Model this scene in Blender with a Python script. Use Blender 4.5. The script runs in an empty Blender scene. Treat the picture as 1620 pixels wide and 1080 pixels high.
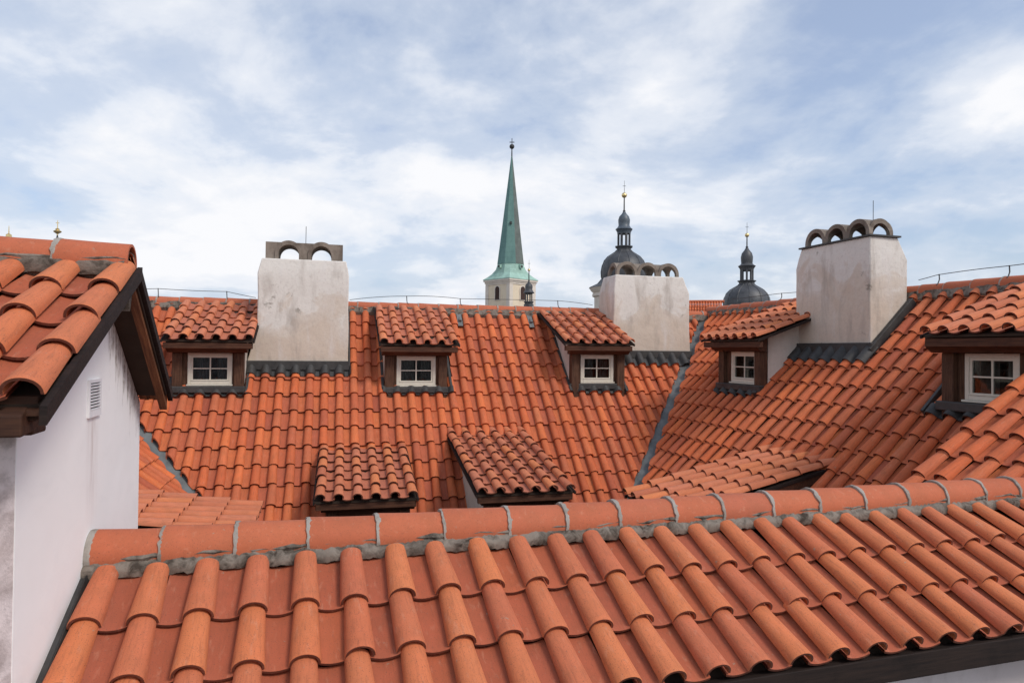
import bpy, bmesh, math, random
from mathutils import Vector, Matrix, noise
R = math.radians
random.seed(7)
SC = bpy.context.scene
COL = SC.collection
U = 0.21            # one tile column is 21 cm wide; coordinates written in columns are multiplied by this
HC = 14.0           # eye height above the ground

# ------------------------------------------------------------------ camera
cd = bpy.data.cameras.new('camera'); cam = bpy.data.objects.new('camera', cd); COL.objects.link(cam)
SC.camera = cam
cd.sensor_width = 36.0; cd.lens = 1092.21 / 1620 * 36.0
cd.clip_start = 0.05; cd.clip_end = 6000
cam.matrix_world = Matrix.Translation((0, 0, HC)) @ Matrix.Rotation(R(90 + 0.784), 4, 'X') @ Matrix.Rotation(R(0.573), 4, 'Z')

# ------------------------------------------------------------------ light
SUN_EL, SUN_AZ = 46.0, 128.0       # azimuth clockwise from +Y (behind the camera, to its right)
sd = bpy.data.lights.new('sun', 'SUN'); sun = bpy.data.objects.new('sun', sd); COL.objects.link(sun)
sd.energy = 1.5; sd.angle = R(14); sd.color = (1.0, 0.95, 0.88)
az = R(SUN_AZ); el = R(SUN_EL)
sdir = Vector((math.sin(az) * math.cos(el), math.cos(az) * math.cos(el), math.sin(el)))
sun.rotation_euler = sdir.to_track_quat('Z', 'Y').to_euler()
sun.location = (0, -20, HC + 40)

w = bpy.data.worlds.new('World'); SC.world = w; w.use_nodes = True
nt = w.node_tree; nt.nodes.clear()
def N(t, **k):
    n = nt.nodes.new(t)
    for a, b in k.items(): setattr(n, a, b)
    return n
def link(a, b): nt.links.new(a, b)
sky = N('ShaderNodeTexSky'); sky.sky_type = 'NISHITA'; sky.sun_disc = False
sky.sun_elevation = el; sky.sun_rotation = az; sky.dust_density = 2.0; sky.ozone_density = 2.0
tc = N('ShaderNodeTexCoord')
sep = N('ShaderNodeSeparateXYZ'); link(tc.outputs['Generated'], sep.inputs[0])
def M_(op, a, b=None, c=None):
    n = N('ShaderNodeMath', operation=op)
    for i, v in enumerate((a, b, c)):
        if v is None: continue
        if isinstance(v, (int, float)): n.inputs[i].default_value = v
        else: link(v, n.inputs[i])
    return n.outputs[0]
def ramp(fac, stops, interp='LINEAR'):
    n = N('ShaderNodeValToRGB'); n.color_ramp.interpolation = interp
    e = n.color_ramp.elements
    while len(e) < len(stops): e.new(0.5)
    for k, (p, c) in enumerate(stops):
        e[k].position = p; e[k].color = (c if hasattr(c, '__len__') else (c, c, c)) [:3] + (1,) if hasattr(c, '__len__') else (c, c, c, 1)
    link(fac, n.inputs[0]); return n.outputs[0]
zz = M_('ADD', M_('MAXIMUM', sep.outputs[2], 0.0), 0.30)
px = M_('DIVIDE', sep.outputs[0], zz); py = M_('DIVIDE', sep.outputs[1], zz)
cv = N('ShaderNodeCombineXYZ'); link(px, cv.inputs[0]); link(py, cv.inputs[1]); cv.inputs[2].default_value = 3.1
def wn(scale, detail, rough, dist, off=0.0, src=None):
    m = N('ShaderNodeMapping'); m.inputs['Location'].default_value = (off, off * 0.7, off * .3); link(src or cv.outputs[0], m.inputs[0])
    n = N('ShaderNodeTexNoise'); n.inputs['Scale'].default_value = scale; n.inputs['Detail'].default_value = detail
    n.inputs['Roughness'].default_value = rough; n.inputs['Distortion'].default_value = dist
    link(m.outputs[0], n.inputs['Vector']); return n.outputs['Fac']
n1 = wn(1.15, 10, 0.56, 0.25, 84.8)
n2 = wn(3.6, 9, 0.58, 0.25, 9.0)
high = M_('ADD', M_('MULTIPLY', sep.outputs[2], 0.26), M_('MULTIPLY', sep.outputs[0], 0.05))     # the deck of cloud is thinner overhead
f1 = M_('SUBTRACT', M_('ADD', M_('MULTIPLY', n1, 0.8), M_('MULTIPLY', n2, 0.2)), high)
veil = ramp(f1, [(0.30, 0.42), (0.41, 0.80), (0.50, 1.0)], 'EASE')
f2 = M_('SUBTRACT', M_('ADD', M_('MULTIPLY', n2, 0.30), M_('MULTIPLY', n1, 0.70)), M_('MULTIPLY', M_('SUBTRACT', high, 0.055), 0.55))
lump = ramp(f2, [(0.37, (0.50, 0.565, 0.72)), (0.45, (0.60, 0.66, 0.77)), (0.515, (0.77, 0.80, 0.86)), (0.585, (0.87, 0.875, 0.90))], 'EASE')
bg1 = N('ShaderNodeBackground'); link(sky.outputs[0], bg1.inputs[0]); bg1.inputs[1].default_value = 0.14
bg2 = N('ShaderNodeBackground'); link(lump, bg2.inputs[0]); bg2.inputs[1].default_value = 0.90
mx = N('ShaderNodeMixShader'); link(M_('MULTIPLY', veil, 1.0), mx.inputs[0]); link(bg1.outputs[0], mx.inputs[1]); link(bg2.outputs[0], mx.inputs[2])
wo = N('ShaderNodeOutputWorld'); link(mx.outputs[0], wo.inputs[0])

SC.view_settings.view_transform = 'Standard'; SC.view_settings.look = 'None'
SC.view_settings.gamma = 1.0; SC.view_settings.use_curve_mapping = False
SC.view_settings.exposure = 0.30
SC.cycles.max_bounces = 6; SC.cycles.diffuse_bounces = 3; SC.cycles.transparent_max_bounces = 8

# ------------------------------------------------------------------ materials
MATS = {}
class NT:
    def __init__(s, name):
        s.m = bpy.data.materials.new(name); s.m.use_nodes = True; s.t = s.m.node_tree; s.t.nodes.clear()
        s.b = s.n('ShaderNodeBsdfPrincipled'); o = s.n('ShaderNodeOutputMaterial'); s.l(s.b.outputs[0], o.inputs[0])
        s.out = o
        s.geo = s.n('ShaderNodeNewGeometry'); s.oi = s.n('ShaderNodeObjectInfo'); s.tcn = s.n('ShaderNodeTexCoord')
    def n(s, t, **k):
        x = s.t.nodes.new(t)
        for a, b in k.items(): setattr(x, a, b)
        return x
    def l(s, a, b): s.t.links.new(a, b)
    def put(s, v, sock):
        if isinstance(v, (int, float)): sock.default_value = v
        elif isinstance(v, tuple): sock.default_value = v if len(v) == len(sock.default_value) else v + (1,)
        else: s.l(v, sock)
    def math(s, op, a, b=0.0, clamp=False):
        x = s.n('ShaderNodeMath', operation=op, use_clamp=clamp); s.put(a, x.inputs[0]); s.put(b, x.inputs[1]); return x.outputs[0]
    def mix(s, f, a, b, mode='MIX'):
        x = s.n('ShaderNodeMix', data_type='RGBA', blend_type=mode); s.put(f, x.inputs[0]); s.put(a, x.inputs[6]); s.put(b, x.inputs[7]); return x.outputs[2]
    def ramp(s, f, stops, interp='LINEAR'):
        x = s.n('ShaderNodeValToRGB'); x.color_ramp.interpolation = interp; e = x.color_ramp.elements
        while len(e) < len(stops): e.new(0.5)
        for k, (p, c) in enumerate(stops):
            e[k].position = p; e[k].color = (tuple(c) + (1,)) if hasattr(c, '__len__') else (c, c, c, 1)
        s.l(f, x.inputs[0]); return x.outputs[0]
    def noise(s, vec, scale, detail=3, rough=0.55, dist=0.0, sc3=None):
        if sc3:
            m = s.n('ShaderNodeMapping'); m.inputs['Scale'].default_value = sc3; s.l(vec, m.inputs[0]); vec = m.outputs[0]
        x = s.n('ShaderNodeTexNoise'); x.inputs['Scale'].default_value = scale; x.inputs['Detail'].default_value = detail
        x.inputs['Roughness'].default_value = rough; x.inputs['Distortion'].default_value = dist; s.l(vec, x.inputs['Vector']); return x.outputs['Fac']
    def bump(s, h, strength, dist, prev=None):
        x = s.n('ShaderNodeBump'); x.inputs['Strength'].default_value = strength; x.inputs['Distance'].default_value = dist
        s.l(h, x.inputs['Height'])
        if prev is not None: s.l(prev, x.inputs['Normal'])
        s.l(x.outputs[0], s.b.inputs['Normal']); return x.outputs[0]

def tile_mat(name, stops, streak=0.35, soot=0.35, speck=0.5):
    """fired clay: every tile its own tone, mottled, with lengthwise water streaks and dark specks"""
    s = NT(name)
    rnd = s.math('FRACT', s.math('ADD', s.oi.outputs['Random'], s.geo.outputs['Random Per Island']))
    off = s.n('ShaderNodeCombineXYZ')
    s.l(s.math('MULTIPLY', rnd, 37.0), off.inputs[0]); s.l(s.math('MULTIPLY', rnd, 91.0), off.inputs[1]); s.l(s.math('MULTIPLY', rnd, 53.0), off.inputs[2])
    va = s.n('ShaderNodeVectorMath', operation='ADD'); s.l(s.tcn.outputs['Object'], va.inputs[0]); s.l(off.outputs[0], va.inputs[1]); v = va.outputs[0]
    base = s.ramp(rnd, stops)
    blot = s.noise(v, 9, 4, 0.6)
    c = s.mix(s.ramp(blot, [(0.35, 0.0), (0.7, 1.0)]), base, s.mix(1.0, base, (1.16, 1.10, 1.12), 'MULTIPLY'))
    st = s.noise(v, 1.0, 4, 0.65, 0.3, (95, 7, 60))
    c = s.mix(s.math('MULTIPLY', s.ramp(st, [(0.50, 0.0), (0.72, 1.0)]), streak), c, (0.17, 0.06, 0.035))
    pale = s.noise(v, 1.0, 3, 0.6, 0.4, (40, 11, 40))
    c = s.mix(s.math('MULTIPLY', s.ramp(pale, [(0.58, 0.0), (0.75, 1.0)]), 0.30), c, (0.60, 0.30, 0.19))
    sp = s.noise(v, 210, 2, 0.5)
    c = s.mix(s.math('MULTIPLY', s.ramp(sp, [(0.60, 0.0), (0.72, 1.0)]), speck), c, (0.13, 0.06, 0.045))
    li = s.noise(s.geo.outputs['Position'], 34, 3, 0.6)
    c = s.mix(s.math('MULTIPLY', s.ramp(li, [(0.70, 0.0), (0.74, 1.0)]), 0.55), c, (0.30, 0.27, 0.20))
    ms = s.noise(s.geo.outputs['Position'], 4.5, 6, 0.75, 0.5)
    c = s.mix(s.math('MULTIPLY', s.ramp(ms, [(0.60, 0.0), (0.72, 1.0)]), soot * 0.9), c, (0.14, 0.065, 0.045))
    big = s.noise(s.geo.outputs['Position'], 0.55, 4, 0.6, 0.4)
    c = s.mix(s.math('MULTIPLY', s.ramp(big, [(0.45, 0.0), (0.68, 1.0)]), soot), c, s.mix(1.0, c, (0.72, 0.66, 0.66), 'MULTIPLY'))
    s.l(c, s.b.inputs['Base Color']); s.b.inputs['Roughness'].default_value = 0.78
    s.b.inputs['Specular IOR Level'].default_value = 0.32
    b = s.bump(s.noise(v, 60, 5, 0.65), 0.35, 0.004)
    return s.m
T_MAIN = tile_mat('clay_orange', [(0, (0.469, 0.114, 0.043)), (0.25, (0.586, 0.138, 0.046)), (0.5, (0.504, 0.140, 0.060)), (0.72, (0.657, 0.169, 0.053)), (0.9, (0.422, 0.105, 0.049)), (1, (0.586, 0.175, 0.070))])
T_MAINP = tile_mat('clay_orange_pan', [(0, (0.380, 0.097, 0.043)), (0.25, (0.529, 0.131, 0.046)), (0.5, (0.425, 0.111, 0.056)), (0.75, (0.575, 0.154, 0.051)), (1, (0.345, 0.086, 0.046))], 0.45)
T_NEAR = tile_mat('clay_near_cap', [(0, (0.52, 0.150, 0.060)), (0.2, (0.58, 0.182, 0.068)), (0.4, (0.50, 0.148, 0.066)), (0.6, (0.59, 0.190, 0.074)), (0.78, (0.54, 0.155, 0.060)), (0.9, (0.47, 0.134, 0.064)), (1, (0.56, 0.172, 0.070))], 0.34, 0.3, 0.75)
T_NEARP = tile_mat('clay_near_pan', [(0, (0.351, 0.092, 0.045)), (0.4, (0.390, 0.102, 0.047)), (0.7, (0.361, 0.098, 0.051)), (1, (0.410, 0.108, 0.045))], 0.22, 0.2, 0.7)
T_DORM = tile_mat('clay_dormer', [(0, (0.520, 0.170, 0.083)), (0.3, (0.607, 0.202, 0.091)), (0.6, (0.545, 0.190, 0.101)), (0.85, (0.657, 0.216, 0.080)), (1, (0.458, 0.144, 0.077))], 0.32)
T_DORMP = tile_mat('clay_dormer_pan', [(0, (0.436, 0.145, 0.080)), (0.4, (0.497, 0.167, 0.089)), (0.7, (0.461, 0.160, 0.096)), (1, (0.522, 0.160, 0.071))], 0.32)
T_RIDGE = tile_mat('clay_ridge', [(0, (0.430, 0.120, 0.056)), (0.5, (0.468, 0.136, 0.062)), (1, (0.420, 0.122, 0.063))], 0.10, 0.15, 0.55)

T_EDGE = tile_mat('clay_weathered_shaded_edge', [(0, (0.115, 0.036, 0.021)), (0.5, (0.15, 0.044, 0.024)), (1, (0.08, 0.028, 0.019))], 0.5, 0.3, 0.8)  # sooty lower edge, with the contact shadow between courses painted into its colour
def plain(name, col, rough=0.8, metal=0.0, spec=0.3, var=0.25, scale=6, bump=0.0, bdist=0.003, bscale=40):
    s = NT(name)
    n_ = s.noise(s.geo.outputs['Position'], scale, 5, 0.6, 0.3)
    c = s.mix(s.ramp(n_, [(0.3, 0.0), (0.7, 1.0)]), tuple(x * (1 - var) for x in col), tuple(min(1, x * (1 + var)) for x in col))
    s.l(c, s.b.inputs['Base Color']); s.b.inputs['Roughness'].default_value = rough; s.b.inputs['Metallic'].default_value = metal
    s.b.inputs['Specular IOR Level'].default_value = spec
    if bump: s.bump(s.noise(s.geo.outputs['Position'], bscale, 4, 0.65), bump, bdist)
    return s.m

def wall_mat(name, col, stain, amt, scale=1.3, bump=0.25):
    s = NT(name); P = s.geo.outputs['Position']
    a = s.noise(P, scale, 6, 0.62, 0.6)
    c = s.mix(s.math('MULTIPLY', s.ramp(a, [(0.44, 0.0), (0.66, 1.0)]), amt), col, stain)
    b_ = s.noise(P, 1.0, 5, 0.6, 0.3, (5, 5, 1.1))
    c = s.mix(s.math('MULTIPLY', s.ramp(b_, [(0.52, 0.0), (0.74, 1.0)]), amt * 0.7), c, tuple(x * 0.72 for x in stain))
    g = s.noise(P, 22, 5, 0.7)
    c = s.mix(s.math('MULTIPLY', s.ramp(g, [(0.55, 0.0), (0.8, 1.0)]), amt * 0.5), c, tuple(x * 0.8 for x in stain))
    s.l(c, s.b.inputs['Base Color']); s.b.inputs['Roughness'].default_value = 0.92; s.b.inputs['Specular IOR Level'].default_value = 0.15
    x = s.bump(s.noise(P, 3.5, 3, 0.5), bump, 0.05)
    s.bump(s.noise(P, 90, 4, 0.7), bump, 0.004, x)
    return s.m
def plaster():
    """lime plaster: clean grey-white at the top, tan and water-stained lower down with an uneven edge, a few mossy spots"""
    s = NT('chimney_plaster'); P = s.geo.outputs['Position']
    o = s.n('ShaderNodeSeparateXYZ'); s.l(s.tcn.outputs['Object'], o.inputs[0])
    a = s.noise(P, 2.0, 6, 0.6, 0.6)
    zone = s.ramp(s.math('ADD', s.math('SUBTRACT', 0.95, o.outputs[2]), s.math('MULTIPLY', s.math('SUBTRACT', a, 0.5), 2.2)), [(0.0, 0.0), (0.10, 0.55), (0.5, 1.0)])
    c = s.mix(zone, (0.70, 0.66, 0.605), (0.60, 0.51, 0.42))
    b_ = s.noise(P, 1.0, 5, 0.62, 0.4, (4.5, 4.5, 1.0))
    c = s.mix(s.math('MULTIPLY', s.ramp(b_, [(0.52, 0.0), (0.70, 1.0)]), 0.6), c, (0.36, 0.31, 0.265))
    c = s.mix(s.math('MULTIPLY', s.ramp(b_, [(0.30, 1.0), (0.44, 0.0)]), 0.5), c, (0.68, 0.64, 0.61))
    m = s.noise(P, 3.2, 6, 0.68, 0.2)
    c = s.mix(s.math('MULTIPLY', s.ramp(m, [(0.63, 0.0), (0.69, 1.0)]), 0.65), c, (0.20, 0.175, 0.14))
    g = s.noise(P, 26, 5, 0.7)
    c = s.mix(s.math('MULTIPLY', s.ramp(g, [(0.52, 0.0), (0.8, 1.0)]), 0.45), c, (0.36, 0.31, 0.27))
    s.l(c, s.b.inputs['Base Color']); s.b.inputs['Roughness'].default_value = 0.94; s.b.inputs['Specular IOR Level'].default_value = 0.12
    x = s.bump(s.noise(P, 4, 3, 0.5), 0.35, 0.05); s.bump(s.noise(P, 70, 5, 0.7), 0.4, 0.006, x)
    return s.m
PLASTER = plaster()
WHITE = wall_mat('white_render', (0.80, 0.785, 0.79), (0.70, 0.66, 0.65), 0.35, 0.8, 0.12)
OLDWALL = wall_mat('peeling_render', (0.76, 0.63, 0.61), (0.20, 0.13, 0.11), 1.0, 4.0, .6)
CREAMWALL = wall_mat('cream_render', (0.66, 0.60, 0.53), (0.46, 0.40, 0.34), 0.6)

def soot_wall():
    """white render with grey-brown mould streaks running down from under the rear soffit (a stain with its own shape)"""
    s = NT('white_render_mould'); P = s.geo.outputs['Position']
    a = s.noise(P, 0.8, 5, 0.6, 0.5)
    c = s.mix(s.math('MULTIPLY', s.ramp(a, [(0.45, 0.0), (0.7, 1.0)]), 0.35), (0.93, 0.91, 0.885), (0.87, 0.845, 0.81))
    o = s.n('ShaderNodeSeparateXYZ'); s.l(s.tcn.outputs['Object'], o.inputs[0])
    # distance below the rear roof line, in object space: z_roof(y) = z0 - (y - y0) * slope
    zr = s.math('SUBTRACT', .20 * U, s.math('MULTIPLY', s.math('SUBTRACT', o.outputs[1], 1.75 * U), 0.754))
    dist = s.math('SUBTRACT', zr, o.outputs[2])
    st = s.noise(P, 1.0, 6, 0.7, 0.2, (26, 26, 3))
    reach = s.math('ADD', s.math('MULTIPLY', st, 1.15), -0.36)
    m = s.ramp(s.math('SUBTRACT', reach, dist), [(0.0, 0.0), (0.10, 0.55), (0.25, 0.9)])
    side = s.ramp(o.outputs[1], [(0.40, 0.0), (0.55, 1.0)])
    m = s.math('MULTIPLY', s.math('MULTIPLY', m, side), s.ramp(s.noise(P, 30, 4, 0.7), [(0.3, 0.3), (0.6, 1.0)]))
    c = s.mix(m, c, (0.22, 0.15, 0.12))
    vy = s.ramp(s.math('ABSOLUTE', s.math('SUBTRACT', o.outputs[1], 1.35 * U)), [(0.0, 1.0), (0.10, 0.0)])
    vz = s.ramp(s.math('SUBTRACT', -2.9 * U, o.outputs[2]), [(0.0, 0.0), (0.004, 1.0), (0.55, 0.0)])
    c = s.mix(s.math('MULTIPLY', s.math('MULTIPLY', vy, vz), s.ramp(st, [(0.35, 0.1), (0.6, 0.75)])), c, (0.50, 0.38, 0.34))
    tr = s.noise(P, 1.0, 6, 0.7, 1.2, (3, 3, 5))
    c = s.mix(s.math('MULTIPLY', s.ramp(tr, [(0.5, 0.0), (0.72, 1.0)]), 0.22), c, (0.76, 0.745, 0.735))
    s.l(c, s.b.inputs['Base Color']); s.b.inputs['Roughness'].default_value = 0.9; s.b.inputs['Specular IOR Level'].default_value = 0.15
    x = s.bump(s.noise(P, 2.2, 3, 0.5), 0.35, 0.03); s.bump(s.noise(P, 80, 4, 0.7), 0.15, 0.003, x)
    return s.m
GABLE = soot_wall()

def wood_mat(name, col, dark, axis=(3, 60, 60)):
    s = NT(name); v = s.tcn.outputs['Object']
    g = s.noise(v, 1.0, 6, 0.7, 0.4, axis)
    c = s.mix(s.ramp(g, [(0.35, 0.0), (0.65, 1.0)]), dark, col)
    a = s.noise(s.geo.outputs['Position'], 5, 4, 0.6)
    c = s.mix(s.math('MULTIPLY', s.ramp(a, [(0.5, 0.0), (0.7, 1.0)]), 0.5), c, tuple(x * 0.45 for x in dark))
    s.l(c, s.b.inputs['Base Color']); s.b.inputs['Roughness'].default_value = 0.75; s.b.inputs['Specular IOR Level'].default_value = 0.25
    s.bump(g, 0.5, 0.004)
    return s.m
WOOD_H = wood_mat('dark_timber_h', (0.115, 0.048, 0.026), (0.045, 0.018, 0.011))
WOOD_V = wood_mat('dark_timber_v', (0.125, 0.062, 0.036), (0.05, 0.022, 0.013), (60, 60, 4))
WOOD_E = wood_mat('old_eaves_timber', (0.085, 0.036, 0.020), (0.030, 0.014, 0.010), (3, 25, 25))
WOOD_D = wood_mat('blackened_timber', (0.030, 0.018, 0.014), (0.014, 0.009, 0.008))
WOOD_S = wood_mat('soffit_timber', (0.24, 0.095, 0.040), (0.09, 0.034, 0.017), (60, 4, 4))
LEAD = plain('dark_lead', (0.040, 0.038, 0.036), 0.6, 0.0, 0.5, 0.35, 9, 0.3, 0.004)
LEADG = plain('grey_lead', (0.135, 0.145, 0.142), 0.6, 0.0, 0.5, 0.35, 6, 0.4, 0.006, 12)
MORTAR = wall_mat('grey_mortar', (0.24, 0.205, 0.17), (0.06, 0.048, 0.038), 1.0, 14.0, 1.0)
MORTARL = wall_mat('pale_mortar', (0.36, 0.33, 0.29), (0.20, 0.17, 0.14), 0.7, 12.0, 0.9)
CONC = wall_mat('weathered_concrete', (0.27, 0.225, 0.185), (0.13, 0.105, 0.085), 0.85, 4.0, 0.6)
DECK = plain('roof_deck', (0.045, 0.030, 0.022), 0.95)
CREAM = plain('cream_paint', (0.62, 0.57, 0.48), 0.5, 0, 0.4, 0.06, 20)
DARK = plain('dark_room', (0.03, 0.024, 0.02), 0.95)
CLOTH = plain('curtain_cloth', (0.36, 0.33, 0.31), 0.95)
IRON = plain('dark_iron', (0.035, 0.033, 0.032), 0.6, 0.0, 0.5)
GOLD = plain('gilding', (0.86, 0.66, 0.32), 0.42, 1.0, 0.5, 0.08)
def glass():
    s = NT('window_glass'); s.t.nodes.remove(s.b)
    g = s.n('ShaderNodeBsdfGlossy'); g.inputs['Roughness'].default_value = 0.03
    t = s.n('ShaderNodeBsdfTransparent'); t.inputs[0].default_value = (0.6, 0.62, 0.62, 1)
    f = s.n('ShaderNodeFresnel'); f.inputs[0].default_value = 1.5
    m = s.n('ShaderNodeMixShader'); s.l(s.math('MULTIPLY', f.outputs[0], 0.85), m.inputs[0]); s.l(t.outputs[0], m.inputs[1]); s.l(g.outputs[0], m.inputs[2])
    s.l(m.outputs[0], s.out.inputs[0]); return s.m
GLASS = glass()

# ------------------------------------------------------------------ mesh helpers
WORLD = {}     # world matrices, kept here because nothing is evaluated until the end
def link_obj(name, data, mat=None, parent=None, mw=None, material=None):
    o = bpy.data.objects.new(name, data); COL.objects.link(o)
    mw = mw if mw is not None else Matrix.Identity(4)
    o.matrix_basis = mw; WORLD[o.name] = mw.copy()
    if parent is not None:
        o.parent = parent; o.matrix_parent_inverse = WORLD[parent.name].inverted()
    return o
def tag(o, label=None, cat=None, group=None, kind=None):
    if label: o['label'] = label
    if cat: o['category'] = cat
    if group: o['group'] = group
    if kind: o['kind'] = kind
    return o
class MB:
    def __init__(s, k=U): s.v = []; s.f = []; s.sm = []; s.k = k
    def add(s, vs, fs, smooth=False):
        o = len(s.v); s.v += [tuple(c * s.k for c in v) for v in vs]
        for f in fs: s.f.append([i + o for i in f]); s.sm.append(smooth)
    def box(s, x0, x1, y0, y1, z0, z1):
        s.add([(x0, y0, z0), (x1, y0, z0), (x1, y1, z0), (x0, y1, z0), (x0, y0, z1), (x1, y0, z1), (x1, y1, z1), (x0, y1, z1)],
              [(0, 3, 2, 1), (4, 5, 6, 7), (0, 1, 5, 4), (1, 2, 6, 5), (2, 3, 7, 6), (3, 0, 4, 7)])
    def prism(s, poly, x0, x1):
        """polygon in (y, z), extruded in x"""
        n = len(poly)
        s.add([(x0, y, z) for y, z in poly] + [(x1, y, z) for y, z in poly],
              [tuple(range(n))[::-1], tuple(range(n, 2 * n))] + [(i, (i + 1) % n, n + (i + 1) % n, n + i) for i in range(n)])
    def prism_y(s, poly, y0, y1):
        n = len(poly)
        s.add([(x, y0, z) for x, z in poly] + [(x, y1, z) for x, z in poly],
              [tuple(range(n)), tuple(range(n, 2 * n))[::-1]] + [(i, n + i, n + (i + 1) % n, (i + 1) % n) for i in range(n)])
    def loft(s, rings, smooth=False, caps=True):
        n = len(rings[0]); vs = [v for r in rings for v in r]; fs = []
        for a in range(len(rings) - 1):
            for i in range(n):
                j = (i + 1) % n; fs.append((a * n + i, a * n + j, (a + 1) * n + j, (a + 1) * n + i))
        if caps:
            fs.append(tuple(range(n))[::-1]); fs.append(tuple((len(rings) - 1) * n + i for i in range(n)))
        s.add(vs, fs, smooth)
    def tube(s, pts, r, n=6, smooth=True):
        rings = []
        pts = [Vector(p) for p in pts]
        for k, p in enumerate(pts):
            t = (pts[min(k + 1, len(pts) - 1)] - pts[max(k - 1, 0)]).normalized()
            a = t.orthogonal().normalized() if abs(t.z) > 0.95 else t.cross(Vector((0, 0, 1))).normalized(); b = t.cross(a)
            rr = r[k] if hasattr(r, '__len__') else r
            rings.append([tuple(p + (a * math.cos(2 * math.pi * i / n) + b * math.sin(2 * math.pi * i / n)) * rr) for i in range(n)])
        s.loft(rings, smooth)
    def lathe(s, prof, n=24, cx=0, cy=0, smooth=True, a0=0.0):
        rings = [[(cx + r * math.cos(a0 + 2 * math.pi * i / n), cy + r * math.sin(a0 + 2 * math.pi * i / n), z) for i in range(n)] for r, z in prof]
        s.loft(rings, smooth)
    def mesh(s, name, mat):
        me = bpy.data.meshes.new(name); me.from_pydata(s.v, [], s.f)
        me.polygons.foreach_set('use_smooth', s.sm)
        bm = bmesh.new(); bm.from_mesh(me); bmesh.ops.recalc_face_normals(bm, faces=bm.faces)
        for e in bm.edges:
            if len(e.link_faces) == 2 and e.calc_face_angle(0) > 0.75: e.smooth = False
        bm.to_mesh(me); bm.free()
        if mat: me.materials.append(mat)
        me.update(); return me
    def build(s, name, mat, parent=None, mw=None, bevel=0.0):
        o = link_obj(name, s.mesh(name, mat), parent=parent, mw=mw)
        if bevel:
            b = o.modifiers.new('bevel', 'BEVEL'); b.width = bevel * U; b.segments = 2; b.limit_method = 'ANGLE'; b.angle_limit = R(35)
        return o
def wpt(p): return Vector((p[0] * U, p[1] * U, p[2] * U + HC))
def vframe(p, yaw):
    """upright frame: x along the eaves, y into the building, z up"""
    return Matrix.Translation(wpt(p)) @ Matrix.Rotation(R(yaw), 4, 'Z')
def pframe(p, yaw, slope):
    """frame of a roof slope: x along the eaves, y up the slope, z out of the roof"""
    return vframe(p, yaw) @ Matrix.Rotation(R(slope), 4, 'X')
def empty(name, mw=None):
    o = bpy.data.objects.new(name, None); COL.objects.link(o); o.empty_display_size = 0.3
    mw = mw if mw is not None else Matrix.Identity(4)
    o.matrix_basis = mw; WORLD[o.name] = mw.copy(); return o

# ------------------------------------------------------------------ tiles
L = 1.4658                       # gauge of the courses, in column widths
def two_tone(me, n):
    """the cut lower edge of a tile is weathered clay, coloured darker still to deepen the shadow line under each course"""
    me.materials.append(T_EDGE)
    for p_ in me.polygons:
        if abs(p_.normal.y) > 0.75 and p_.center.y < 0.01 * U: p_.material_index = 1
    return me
def cap_mesh(n, fine, mat, name='cap_tile', seed=0):
    m = MB(); rng = random.Random(seed)
    ln = L + 0.14; t = 0.060
    wob = rng.uniform(-.012, .012)
    def prof(y, grow):
        k = y / ln
        a = 0.298 * (1 - k) + 0.238 * k - grow; zt = 0.0 - 0.150 * k - grow; zb = -0.285 - 0.07 * k
        out = []
        for i in range(n + 1):
            th = math.pi * i / n
            out.append((-a * math.cos(th) + wob * k, y, zb + (zt - zb) * math.sin(th) ** 0.86))
        return out
    st = [0.0, 0.02, 0.10, ln * 0.5, ln] if fine else [0.0, ln]
    rings = []
    for q, y in enumerate(st):
        rings.append(prof(y, 0.014 if (fine and q == 0) else 0.0))
    W_ = n + 1
    vs = [v for r in rings for v in r]; fs = []
    for a in range(len(rings) - 1):
        for i in range(n): fs.append((a * W_ + i, a * W_ + i + 1, (a + 1) * W_ + i + 1, (a + 1) * W_ + i))
    ins = [prof(0.0, t), prof(ln, t)]
    b0 = len(vs); vs += ins[0] + ins[1]
    for i in range(n): fs.append((b0 + i, b0 + W_ + i, b0 + W_ + i + 1, b0 + i + 1))
    for i in range(n): fs.append((i + 1, i, b0 + i, b0 + i + 1))
    m.add(vs, fs, True)
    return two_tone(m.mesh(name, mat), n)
def pan_mesh(n, fine, mat, name='pan_tile', seed=0):
    m = MB(); rng = random.Random(seed)
    ln = L + 0.14; t = 0.064
    tw = rng.uniform(-.012, .012)
    def prof(y, dz, a=0.30):
        k = y / ln
        return [(x, y, -0.375 + 0.075 * (x / a) ** 2 - 0.145 * k + dz + tw * x / a) for x in [a * (-1 + 2 * i / n) for i in range(n + 1)]]
    W_ = n + 1
    rings = [prof(0.0, -0.012), prof(0.03, 0.0), prof(ln, 0.0)] if fine else [prof(0.0, 0), prof(ln, 0)]
    vs = [v for r in rings for v in r]; fs = []
    for a in range(len(rings) - 1):
        for i in range(n): fs.append((a * W_ + i, a * W_ + i + 1, (a + 1) * W_ + i + 1, (a + 1) * W_ + i))
    b0 = len(vs); vs += prof(0.0, -t)
    for i in range(n): fs.append((i + 1, i, b0 + i, b0 + i + 1))
    b1 = len(vs); vs += prof(ln, -t)
    for i in range(n): fs.append((b0 + i, b1 + i, b1 + i + 1, b0 + i + 1))
    m.add(vs, fs, True)
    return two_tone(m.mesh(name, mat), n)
KIT = {}
def kit(key, capm, panm, n, fine):
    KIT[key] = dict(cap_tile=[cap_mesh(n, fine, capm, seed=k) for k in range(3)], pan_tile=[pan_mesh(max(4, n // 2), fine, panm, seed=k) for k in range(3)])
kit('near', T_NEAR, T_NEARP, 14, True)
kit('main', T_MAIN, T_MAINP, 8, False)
kit('mid', T_MAIN, T_MAINP, 10, False)
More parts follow.
